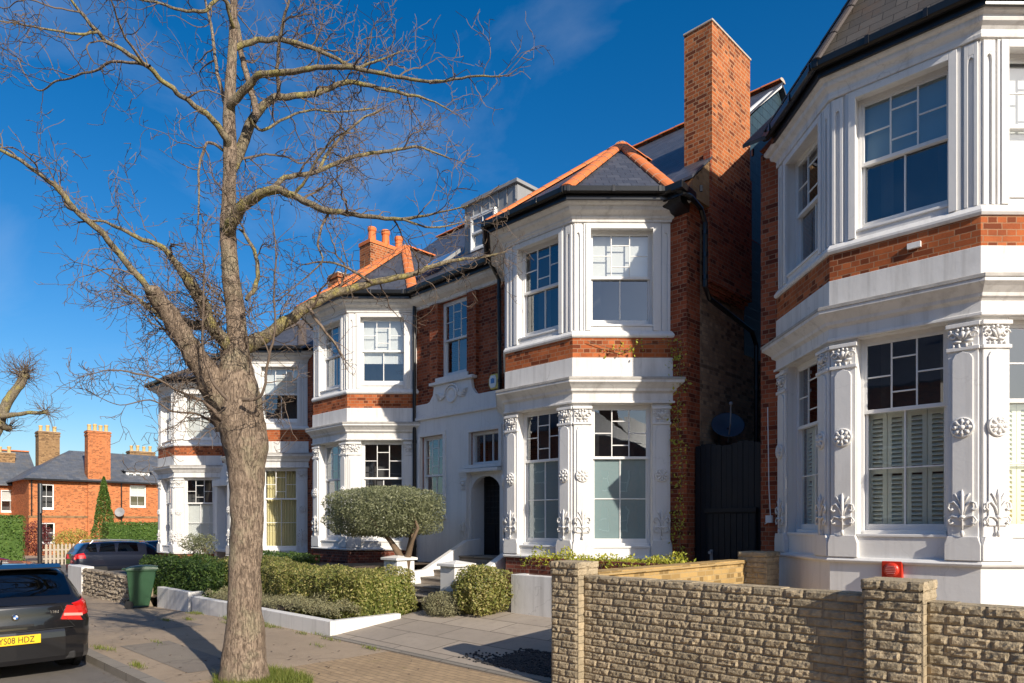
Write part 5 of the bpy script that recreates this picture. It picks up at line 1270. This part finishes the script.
leaf_mesh('foliage', np.array(P), .12, M['leaf_bright'], cy, up=.8); m = MB(); m.tube([(-50, 13.3, -.3), (-50, 13.3, 4.5)], [.12, .02], 8); m.build('trunk', M['bark_d'], cy)
pf_ = thing('picket_fence', 'pale wooden picket fence below the golden shrub', 'fence', (-45.6, 10, -.3))
for k in range(10):
    y = 9.2+k*.19; m = MB(); m.prism([(-45.6, y, -.3), (-45.6, y+.11, -.3), (-45.6, y+.11, .82), (-45.6, y+.055, .9), (-45.6, y, .82)], (.03, 0, 0)); m.build('picket', m_plain('weathered_wood', (.42,.36,.28), .85, .2) if k == 0 else bpy.data.materials['weathered_wood'], pf_)
m = MB(); m.box(-45.66, -45.605, 9.1, 11.2, 0, .09); m.box(-45.66, -45.605, 9.1, 11.2, .5, .59); m.build('rail', bpy.data.materials['weathered_wood'], pf_)
# grass at the tree foot, weeds, gravel
def blades(name, label, c, r, n, h, m, ry=None, zz=None):
    P = []
    for k in range(n):
        a = RS.rand()*6.283; q = r*RS.rand()**.6; P.append((c[0]+q*math.cos(a), c[1]+q*math.sin(a)*(ry or 1), c[2]))
    vs = []; fs = []
    for p in P:
        a = RS.rand()*6.283; w = .006; hh = h*(.4+.8*RS.rand()); lx, ly = RS.normal(size=2)*hh*.45; b = len(vs)
        vs += [(p[0]-w*math.cos(a), p[1]-w*math.sin(a), p[2]), (p[0]+w*math.cos(a), p[1]+w*math.sin(a), p[2]), (p[0]+lx, p[1]+ly, p[2]+hh)]; fs.append((b, b+1, b+2))
    o = MB().mesh(vs, fs).build(name, m, None, org=c, fix=False); tag(o, label, 'grass', kind='stuff'); return o
blades('grass_tuft', 'fresh grass growing round the base of the street tree', (-7.75, 3.72, .14), .78, 7000, .11, M['grass'], .6)
P = np.stack([RS.uniform(-7.6, -5.25, 5200), RS.uniform(6.15, 6.95, 5200), np.full(5200, .2)], 1); P = P[np.array([x+6.75-.5*(y-6.1) > .55*noise.noise(V((x*1.7, y*2.2, 3)))+RS.rand()**3*-.6 for x, y, _ in P])]
mb = MB()
for p in P[:2600]:
    r = RND.uniform(.012, .028); mb.ball((p[0], p[1], ramp(0, p[1])+r*.4), r, r*RND.uniform(.7, 1), r*.6, 5, 3)
tag(mb.build('gravel', M['gravel'], None, org=(-6.5, 6.5, .2), fix=False), 'dark gravel patch beside the left stone pillar', 'gravel', kind='stuff')

P = []
for k in range(26):
    x = RS.uniform(-16, -8.5); y = RS.choice([RS.uniform(2.95, 3.1), RS.uniform(5.75, 5.97), RS.uniform(3.2, 5.6)], p=[.4, .4, .2])
    for j in range(int(RS.uniform(20, 90))): P.append((x+RS.normal()*.12, min(5.96, y+RS.normal()*.03), .15+g(x)))
vs, fs = [], []
for p in P:
    a = RS.rand()*6.283; hh = .05*(.4+RS.rand()); b = len(vs)
    vs += [(p[0]-.005*math.cos(a), p[1]-.005*math.sin(a), p[2]), (p[0]+.005*math.cos(a), p[1]+.005*math.sin(a), p[2]), (p[0]+RS.normal()*.02, p[1]+RS.normal()*.02, p[2]+hh)]; fs.append((b, b+1, b+2))
tag(MB().mesh(vs, fs).build('pavement_weeds', M['grass'], None, org=(-12, 4, .14), fix=False), 'small weeds in the pavement joints', 'weeds', kind='stuff')
P = np.stack([RS.uniform(-17, -6, 420), RS.uniform(2.5, 5.9, 420), np.zeros(420)], 1); P[:, 2] = [(.15 if y > 2.95 else .05)+g(x)+.004 for x, y, _ in P]
o = leaf_mesh('leaf_litter', P[RS.rand(420) < .6], .05, M['twig'], None, org=(-12, 4, .14), up=5); tag(o, 'scattered dead leaves on the pavement', 'leaf litter', kind='stuff')
# ================================================================== the bare street tree
AC, AS, FL = math.cos(rad(44.5)), math.sin(rad(44.5)), 690.0
def at(px, py, D):
    R = (px-512)/FL*D; return V((R*AC-D*AS, R*AS+D*AC, 2+(524-py)/FL*D))
TD = 8.12
def smooth_path(pts, per=6):
    r = []; n = len(pts)
    for i in range(n-1):
        p0, p1, p2, p3 = pts[max(i-1, 0)], pts[i], pts[i+1], pts[min(i+2, n-1)]
        for k in range(per):
            t = k/per; r.append(tuple(.5*((2*b)+(c-a)*t+(2*a-5*b+4*c-d)*t*t+(3*b-a-3*c+d)*t**3) for a, b, c, d in zip(p0, p1, p2, p3)))
    r.append(tuple(pts[-1])); return r
tree = thing('street_tree', 'large bare street tree with lopped lichened limbs on the pavement', 'tree', at(245, 686, TD))
def limb_path(pts, d0, d1, per=5, wob=.012):
    q = smooth_path([(x, y, w) for x, y, w in pts], per); n = len(q); out = []; rr = []
    for i, (x, y, w) in enumerate(q):
        D = d0+(d1-d0)*(i/(n-1)); p = at(x, y, D); r = max(w*.95, .7)/2*D/FL
        if i > 1: p += V((noise.noise(V((x*.09, y*.09, 1))), noise.noise(V((x*.09, y*.09, 5))), noise.noise(V((x*.09, y*.09, 9)))))*wob*min(1, r/.02)
        out.append(p); rr.append(r)
    return out, rr
def bumpy_tube(pts, r, seg, amp, sc, flare=None):
    mb = MB(); pts = [V(p) for p in pts]; n = len(pts); up = None
    for i, p in enumerate(pts):
        d = (pts[min(i+1, n-1)]-pts[max(i-1, 0)]).normalized()
        up = d.orthogonal().normalized() if up is None else (up-d*up.dot(d)).normalized(); w = d.cross(up)
        for k in range(seg):
            a = 2*math.pi*k/seg; u = up*math.cos(a)+w*math.sin(a); c = p+u*r[i]
            h = noise.noise(c*sc)*.65+noise.noise(c*sc*2.7)*.35
            if flare: h += flare(p.z, a)
            mb.v.append(tuple(p+u*(r[i]*(1+amp*h))))
    for i in range(n-1):
        for k in range(seg):
            a = i*seg+k; c = i*seg+(k+1) % seg; mb.f.append((a, c, c+seg, a+seg))
    mb.f.append(tuple((n-1)*seg+k for k in range(seg)))
    return mb
trunk_px = [(245, 692, 54), (245, 672, 48), (245, 650, 42), (245, 620, 36), (245, 580, 33), (246, 540, 33), (247, 500, 34), (246, 470, 38), (245, 445, 45), (241, 420, 48), (237, 395, 46), (236, 370, 34), (237, 345, 22.5), (236, 315, 20), (232, 285, 18), (230, 262, 17), (228, 232, 16), (229, 200, 14.5), (230, 150, 13), (229, 112, 12), (231, 75, 10.5), (233, 40, 8.5), (234, 5, 7), (235, -40, 5), (237, -95, 3)]
p, r = limb_path(trunk_px, TD, TD, 8, 0)
mb = bumpy_tube(p, r, 40, .16, 3.2, lambda z, a: (.25*max(0, .75-z)*(.5+.5*math.cos(a*5+1))) if z < .75 else (.35*max(0, 1-abs(z-3.35)/.55)*noise.noise(V((math.cos(a)*2, math.sin(a)*2, z*3)))))
mb.build('trunk', M['bark'], tree, smooth=True)
LIMBS = [  # (points px, depth at start, depth at end, bark)
 ([(232, 425, 34), (217, 395, 30), (203, 368, 25), (189, 345, 22), (173, 320, 20), (160, 302, 18), (152, 291, 16)], TD, TD-.7, 'bark', 'stub'),
 ([(236, 352, 20), (222, 338, 14), (209, 323, 13), (203, 305, 13), (194, 288, 12), (183, 273, 9), (172, 258, 6.5), (160, 246, 5.5), (140, 238, 4.5), (118, 228, 3.5), (100, 221, 2.5), (80, 222, 1.6)], TD, TD-.9, 'bark_l', ''),
 ([(200, 362, 10), (184, 338, 8), (166, 314, 7.5), (150, 291, 7), (128, 264, 6.5), (110, 243, 6.5), (98, 229, 6), (77, 212, 5.5), (57, 187, 6), (44, 178, 4), (24, 163, 4), (0, 150, 3.5), (-40, 132, 2)], TD-.1, TD-1.6, 'bark_l', ''),
 ([(206, 326, 9), (192, 324, 10), (178, 321, 8), (160, 316, 5), (140, 300, 3), (118, 286, 2)], TD, TD+.8, 'bark_l', ''),
 ([(236, 356, 14), (242, 347, 19), (254, 341, 16), (266, 336, 13), (282, 325, 12), (308, 306, 11), (337, 293, 9), (372, 283, 7), (413, 274, 5.5), (445, 262, 4), (478, 258, 2.5), (505, 252, 1.5)], TD, TD+1.3, 'bark_l', ''),
 ([(229, 238, 9), (230, 228, 13), (238, 211, 12), (249, 201, 11), (261, 194, 10), (276, 190, 8), (291, 195, 7.5), (310, 203, 7), (328, 211, 6.5), (361, 215, 5), (402, 219, 3.5), (440, 212, 2), (468, 206, 1.3)], TD, TD-1.1, 'bark_l', ''),
 ([(270, 190, 6), (285, 178, 5), (318, 171, 4.5), (351, 157, 4), (384, 152, 3.5), (416, 147, 2.6), (449, 158, 1.6)], TD-.4, TD+.3, 'bark_l', ''),
 ([(318, 171, 3.5), (330, 150, 3), (358, 122, 2.4), (380, 110, 1.5)], TD-.1, TD+.6, 'bark_l', ''),
 ([(229, 182, 7), (231, 171, 11), (235, 162, 11.5), (242, 147, 11), (250, 125, 10), (260, 110, 8.5), (274, 98, 7.5), (292, 97, 6.5), (311, 94, 6), (332, 87, 5.5), (355, 82, 5), (378, 88, 4.2), (402, 93, 3.4), (430, 100, 2), (452, 112, 1.2)], TD, TD+1.0, 'bark_l', ''),
 ([(229.5, 112, 7), (231, 104, 9), (240, 95, 8.5), (250, 84, 8), (258, 76, 7), (275, 74, 6.5), (294, 72, 6), (318, 68, 5), (341, 67, 5), (375, 72, 4.2), (405, 78, 3.5), (436, 82, 3), (468, 77, 2.2), (503, 76, 1.5)], TD, TD-.9, 'bark_l', ''),
 ([(232, 56, 6), (234, 49, 7), (244, 44, 6.5), (262, 40, 6), (281, 39, 5.5), (300, 44, 5), (318, 50, 4.5), (336, 58, 4), (355, 67, 3.5), (374, 62, 2.5), (400, 52, 1.6)], TD, TD+.5, 'bark_l', ''),
 ([(254, 122, 5), (256, 112, 7), (253, 97, 6.5), (249, 81, 6), (244, 66, 6), (241, 52, 5.5), (239, 36, 5), (236, 20, 4.5), (231, 0, 4), (224, -30, 3), (215, -70, 1.5)], TD+.1, TD+.5, 'bark', ''),
 ([(279, 98, 4), (278, 82, 4), (277, 67, 3.6), (279, 45, 3.3), (283, 22, 3), (289, 0, 2.5), (298, -35, 1.5)], TD+.2, TD-.4, 'bark', ''),
 ([(229, 152, 6), (226, 139, 8), (214, 122, 6.5), (202, 111, 6), (188, 100, 5.5), (175, 91, 5.2), (160, 78, 5), (148, 67, 4.6), (130, 55, 4.3), (111, 44, 4.2), (98, 32, 4), (80, 12, 3), (66, -8, 2)], TD, TD-1.3, 'bark_l', ''),
 ([(98, 32, 3), (75, 34, 2.6), (55, 30, 2.2), (34, 27, 2), (15, 23, 1.7), (-10, 20, 1)], TD-1.1, TD-1.6, 'bark_l', ''),
 ([(150, 66, 3.4), (130, 62, 3), (111, 62, 2.7), (96, 71, 2.4), (80, 74, 2.2), (67, 79, 2), (55, 82, 1.8), (40, 91, 1.5), (28, 80, 1.2), (17, 57, .9)], TD-.8, TD-.3, 'bark', ''),
 ([(145, 66, 3), (136, 52, 2.7), (125, 37, 2.3), (118, 20, 2), (111, 0, 1.6), (100, -25, 1)], TD-.9, TD-1.6, 'bark', ''),
 ([(231, 10, 4), (222, -2, 4), (213, 4, 4), (205, 10, 3.6), (195, 12, 3.4), (183, 10, 3), (172, 8, 2.7), (155, 2, 2.3), (141, 0, 2), (120, -6, 1.3)], TD, TD-.6, 'bark_l', ''),
 ([(229, 120, 5), (222, 92, 4), (215, 60, 3.4), (212, 30, 3), (205, 0, 2.4), (200, -40, 1.4)], TD+.1, TD+.9, 'bark', ''),
 ([(234, 30, 4), (226, 4, 3.4), (218, -20, 2.5)], TD, TD-.5, 'bark_l', ''),
 ([(246, 300, 4), (254, 290, 5), (258, 275, 4.5), (256, 258, 4), (248, 238, 3.5), (240, 230, 3)], TD-.3, TD-.1, 'bark_l', ''),
 ([(225, 152, 3), (218, 146, 3), (207, 142, 2.6), (203, 152, 2.5), (199, 170, 2.3), (199, 195, 2), (198, 225, 1.5)], TD, TD-.3, 'bark', ''),
 ([(330, 210, 3), (318, 240, 2.4), (322, 262, 2), (300, 282, 1.4), (280, 300, 1)], TD-.7, TD-.5, 'bark', ''),
 ([(402, 219, 2.5), (432, 228, 2), (462, 222, 1.3)], TD-1, TD-.6, 'bark_l', ''),
 ([(249, 118, 4), (262, 130, 3), (285, 118, 2.6), (310, 110, 2.3), (340, 112, 2), (372, 108, 1.5)], TD, TD+.8, 'bark_l', ''),
 ([(293, 196, 3.5), (305, 180, 3), (318, 158, 2.6), (332, 140, 2), (345, 132, 1.4)], TD-.5, TD-.9, 'bark_l', ''),
 ([(372, 283, 3), (352, 270, 2.6), (330, 262, 2.3), (305, 264, 1.6)], TD+.8, TD+.4, 'bark', ''),
 ([(308, 306, 4), (320, 325, 3), (336, 345, 2), (345, 360, 1.3)], TD+.4, TD+.1, 'bark', ''),
 ([(243, 400, 4), (262, 395, 3), (268, 360, 2.6), (275, 330, 2.2), (274, 290, 2), (276, 250, 1.6), (272, 215, 1)], TD-.35, TD-.7, 'twig', ''),
 ([(228, 400, 4), (212, 380, 3), (203, 350, 2.6), (203, 310, 2.2), (204, 270, 1.8), (202, 240, 1)], TD-.4, TD-.8, 'twig', ''),
 ([(222, 420, 4), (205, 402, 3), (180, 392, 2.5), (160, 380, 2.2), (135, 373, 1.8), (110, 370, 1.2), (85, 376, .8)], TD-.2, TD-.9, 'twig', ''),
 ([(224, 405, 3.5), (205, 385, 2.6), (180, 350, 2.3), (155, 318, 2), (128, 290, 1.6), (100, 270, 1.1), (75, 262, .8)], TD-.2, TD+.6, 'twig', ''),
 ([(222, 430, 3), (200, 415, 2.5), (172, 411, 2), (150, 400, 1.6), (120, 405, 1), (95, 395, .8)], TD, TD-.7, 'twig', ''),
]
SEGS = []   # (points, radii, spawn density, generation)
for pts, d0, d1, bk, kind in LIMBS:
    p, r = limb_path(pts, d0, d1, 5, .02)
    big = r[0] > .045
    m_ = bumpy_tube(p, r, 14 if big else 8, .16 if big else .1, 9)
    if kind == 'stub': m_.ball(p[-1], r[-1]*.98, r[-1]*.98, r[-1]*.7, 12, 8)
    m_.build('limb', M[bk], tree, smooth=True); SEGS.append((p, r, kind))
tw = MB(); TR = random.Random(3); NB = [0]
camr = V((AC, AS, 0))
def grow(p, d, L, r0, gen, up):
    n = max(2, int(L/.05)); pts = [p.copy()]; q = p.copy(); step = L/n; dd = d.copy()
    for i in range(n):
        dd += V((TR.gauss(0, .25), TR.gauss(0, .25), TR.gauss(0, .25)+up*.07)); dd.normalize(); q = q+dd*step; pts.append(q.copy())
    rr = [max(.0028, r0*(1-.75*i/n)) for i in range(n+1)]
    tw.tube(pts, rr, 4 if r0 > .008 else 3, cap=False); NB[0] += 1
    if gen <= 0: return
    for i in range(1, n+1):
        if TR.random() < (.45 if gen == 3 else .5 if gen == 2 else .42):
            t = (pts[min(i+1, n)]-pts[i-1]).normalized(); ax = t.orthogonal().normalized(); ax.rotate(Matrix.Rotation(TR.random()*6.283, 3, t))
            nd = (t*TR.uniform(.35, .9)+ax).normalized()
            l = TR.uniform(.08, .42)*(1.3 if gen == 3 else .9 if gen == 2 else .33)
            grow(pts[i], nd, l, rr[i]*.62, gen-1, up+TR.uniform(-.3, .5))
for p, r, kind in SEGS:
    if kind == 'stub':
        for k in range(16):
            i = TR.randrange(2, len(p)); ax = V((TR.gauss(0, 1), TR.gauss(0, 1), TR.gauss(0, 1))).normalized(); grow(p[i]+ax*r[i]*.8, (ax+V((0, 0, .4))).normalized(), TR.uniform(.25, .9), .006, 1, .3)
        continue
    acc = 0
    for i in range(2, len(p)):
        frac = i/len(p); acc += (p[i]-p[i-1]).length*(5.4 if r[0] > .02 else 6.6)*(.4+.9*frac)
        while acc > 1:
            acc -= 1
            t = (p[i]-p[i-1]).normalized(); ax = t.orthogonal().normalized(); ax.rotate(Matrix.Rotation(TR.random()*6.283, 3, t))
            d = (t*TR.uniform(.3, 1.0)+ax).normalized(); L = TR.uniform(.15, .95)*(1 if r[i] < .05 else .8)
            if TR.random() < .16 and r[i] > .012: grow(p[i]+ax*r[i]*.6, d, TR.uniform(.5, 1.25), min(r[i]*.6, TR.uniform(.011, .018)), 3, TR.choice((-.3, .3, .6)))
            else: grow(p[i]+ax*r[i]*.7, d, L, min(r[i]*.55, TR.uniform(.005, .011)), 2 if L > .4 else 1, TR.choice((-.5, .2, .6)))
# long arching water shoots from the knuckle of the trunk
for k in range(55):
    a = TR.random()*6.283; z = TR.uniform(3.1, 4.6); c = at(238, 524-(z-2)*FL/TD, TD); o_ = camr*math.cos(a)*-1+V((-AS, AC, 0))*math.sin(a)*.7
    side = -1 if TR.random() < .72 else 1
    d = (camr*side*TR.uniform(.4, 1)+V((-AS, AC, 0))*TR.uniform(-.9, .6)+V((0, 0, TR.uniform(-.1, .9)))).normalized()
    grow(c+d*.2, d, TR.uniform(.6, 1.7), .008, 2, TR.choice((-.5, .3, .6)))
for p, r, kind in SEGS[1:]:
    e = p[-1]; t = (p[-1]-p[-3]).normalized()
    for k in range(4): grow(e, (t+V((TR.gauss(0, .4), TR.gauss(0, .4), TR.gauss(0, .3)))).normalized(), TR.uniform(.2, .5), .004, 1, .3)
print('twigs', NB[0], len(tw.f))
tw.build('twigs', M['twig'], tree, kind='stuff', fix=False)

# pollarded tree at the left edge
pt_ = thing('pollard_tree', 'pollarded bare tree with knuckled limbs at the left edge', 'tree', (-24.5, 3.45, -.16))
PD = 19.2
def plimb(pts, d0, d1, knob):
    p, r = limb_path(pts, d0, d1, 5, .05); m_ = bumpy_tube(p, r, 12, .25, 4)
    if knob: m_.ball(p[-1], r[-1]*1.3, r[-1]*1.3, r[-1]*1.25, 10, 8)
    m_.build('limb', M['bark_l'], pt_, smooth=True); return p[-1], r[-1]
mb = bumpy_tube([at(-22, 600, PD), at(-24, 540, PD), at(-22, 480, PD), at(-17, 452, PD)], [.34, .27, .24, .25], 20, .15, 3); mb.build('trunk', M['bark'], pt_, smooth=True)
sp_ = MB(); tw, keep = sp_, tw
for pts, knob in (([(-17, 455, 14), (-4, 430, 11), (6, 405, 10), (17, 388, 9), (24, 376, 8)], 1), ([(2, 416, 7), (18, 414, 4.5), (32, 413, 4), (46, 412, 4)], 1), ([(0, 424, 6), (6, 427, 6), (9, 428, 6)], 1), ([(-17, 455, 15), (-30, 420, 12), (-38, 390, 10)], 1)):
    e, r = plimb(pts, PD, PD+RND.uniform(-.4, .4), knob)
    for k in range(120 if r > .09 else 40):
        d = V((TR.gauss(0, 1), TR.gauss(0, 1), TR.gauss(.5, .9))).normalized(); grow(e+d*r*.8, d, TR.uniform(.35, 1.15)*(1 if r > .1 else .75), .009, 1 if TR.random() < .25 else 0, .5)
sp_.build('twigs', M['twig'], pt_, kind='stuff', fix=False)

# ================================================================== light, sky, camera
AZ, EL = math.atan2(-.2, .98), rad(28)
sund = V((math.cos(EL)*math.cos(AZ), math.cos(EL)*math.sin(AZ), math.sin(EL)))
L = bpy.data.lights.new('sun', 'SUN'); L.energy = 4.8; L.angle = rad(.5); L.color = (1, .9, .76)
lo = bpy.data.objects.new('sun', L); COL.objects.link(lo); lo.rotation_euler = (-sund).to_track_quat('-Z', 'Y').to_euler(); lo.location = (20, -10, 30)
w = bpy.data.worlds.new('World'); SC.world = w; w.use_nodes = True; nt = w.node_tree; bgd = nt.nodes['Background']
sky = nt.nodes.new('ShaderNodeTexSky'); sky.sky_type = 'NISHITA'; sky.sun_disc = False; sky.sun_elevation = EL; sky.sun_rotation = math.atan2(sund.x, sund.y)
sky.altitude = 0; sky.air_density = 1.0; sky.dust_density = 1.1; sky.ozone_density = 3.0
hs = nt.nodes.new('ShaderNodeHueSaturation'); hs.inputs['Saturation'].default_value = 1.42; hs.inputs['Hue'].default_value = .503; hs.inputs['Value'].default_value = .88
nt.links.new(sky.outputs[0], hs.inputs['Color'])
tc = nt.nodes.new('ShaderNodeTexCoord'); mp = nt.nodes.new('ShaderNodeMapping'); mp.inputs['Scale'].default_value = (1.2, 2.2, 3.2); mp.inputs['Rotation'].default_value = (.2, .5, .4)
nz = nt.nodes.new('ShaderNodeTexNoise'); nz.inputs['Scale'].default_value = 1.7; nz.inputs['Detail'].default_value = 7; nz.inputs['Roughness'].default_value = .55; nz.inputs['Distortion'].default_value = .6
rp = nt.nodes.new('ShaderNodeValToRGB'); rp.color_ramp.elements[0].position = .5; rp.color_ramp.elements[0].color = (0, 0, 0, 1); rp.color_ramp.elements[1].position = .8; rp.color_ramp.elements[1].color = (.16, .16, .16, 1)
mx = nt.nodes.new('ShaderNodeMix'); mx.data_type = 'RGBA'; mx.inputs[7].default_value = (6, 6.4, 7, 1)
nt.links.new(tc.outputs['Generated'], mp.inputs[0]); nt.links.new(mp.outputs[0], nz.inputs['Vector']); nt.links.new(nz.outputs['Fac'], rp.inputs[0]); nt.links.new(rp.outputs[0], mx.inputs[0]); nt.links.new(hs.outputs[0], mx.inputs[6]); nt.links.new(mx.outputs[2], bgd.inputs['Color'])
bgd.inputs['Strength'].default_value = .12
cam = bpy.data.cameras.new('camera'); co = bpy.data.objects.new('camera', cam); COL.objects.link(co); SC.camera = co
co.location = (0, 0, 2); co.rotation_euler = (rad(90), 0, rad(44.5)); cam.sensor_width = 36; cam.lens = FL/1024*36; cam.shift_y = (524-341.5)/1024; cam.clip_end = 3000; cam.clip_start = .05
SC.view_settings.view_transform = 'Standard'; SC.view_settings.look = 'None'; SC.view_settings.exposure = .4; SC.view_settings.gamma = 1
SC.cycles.max_bounces = 8; SC.cycles.transparent_max_bounces = 12; SC.cycles.use_denoising = True
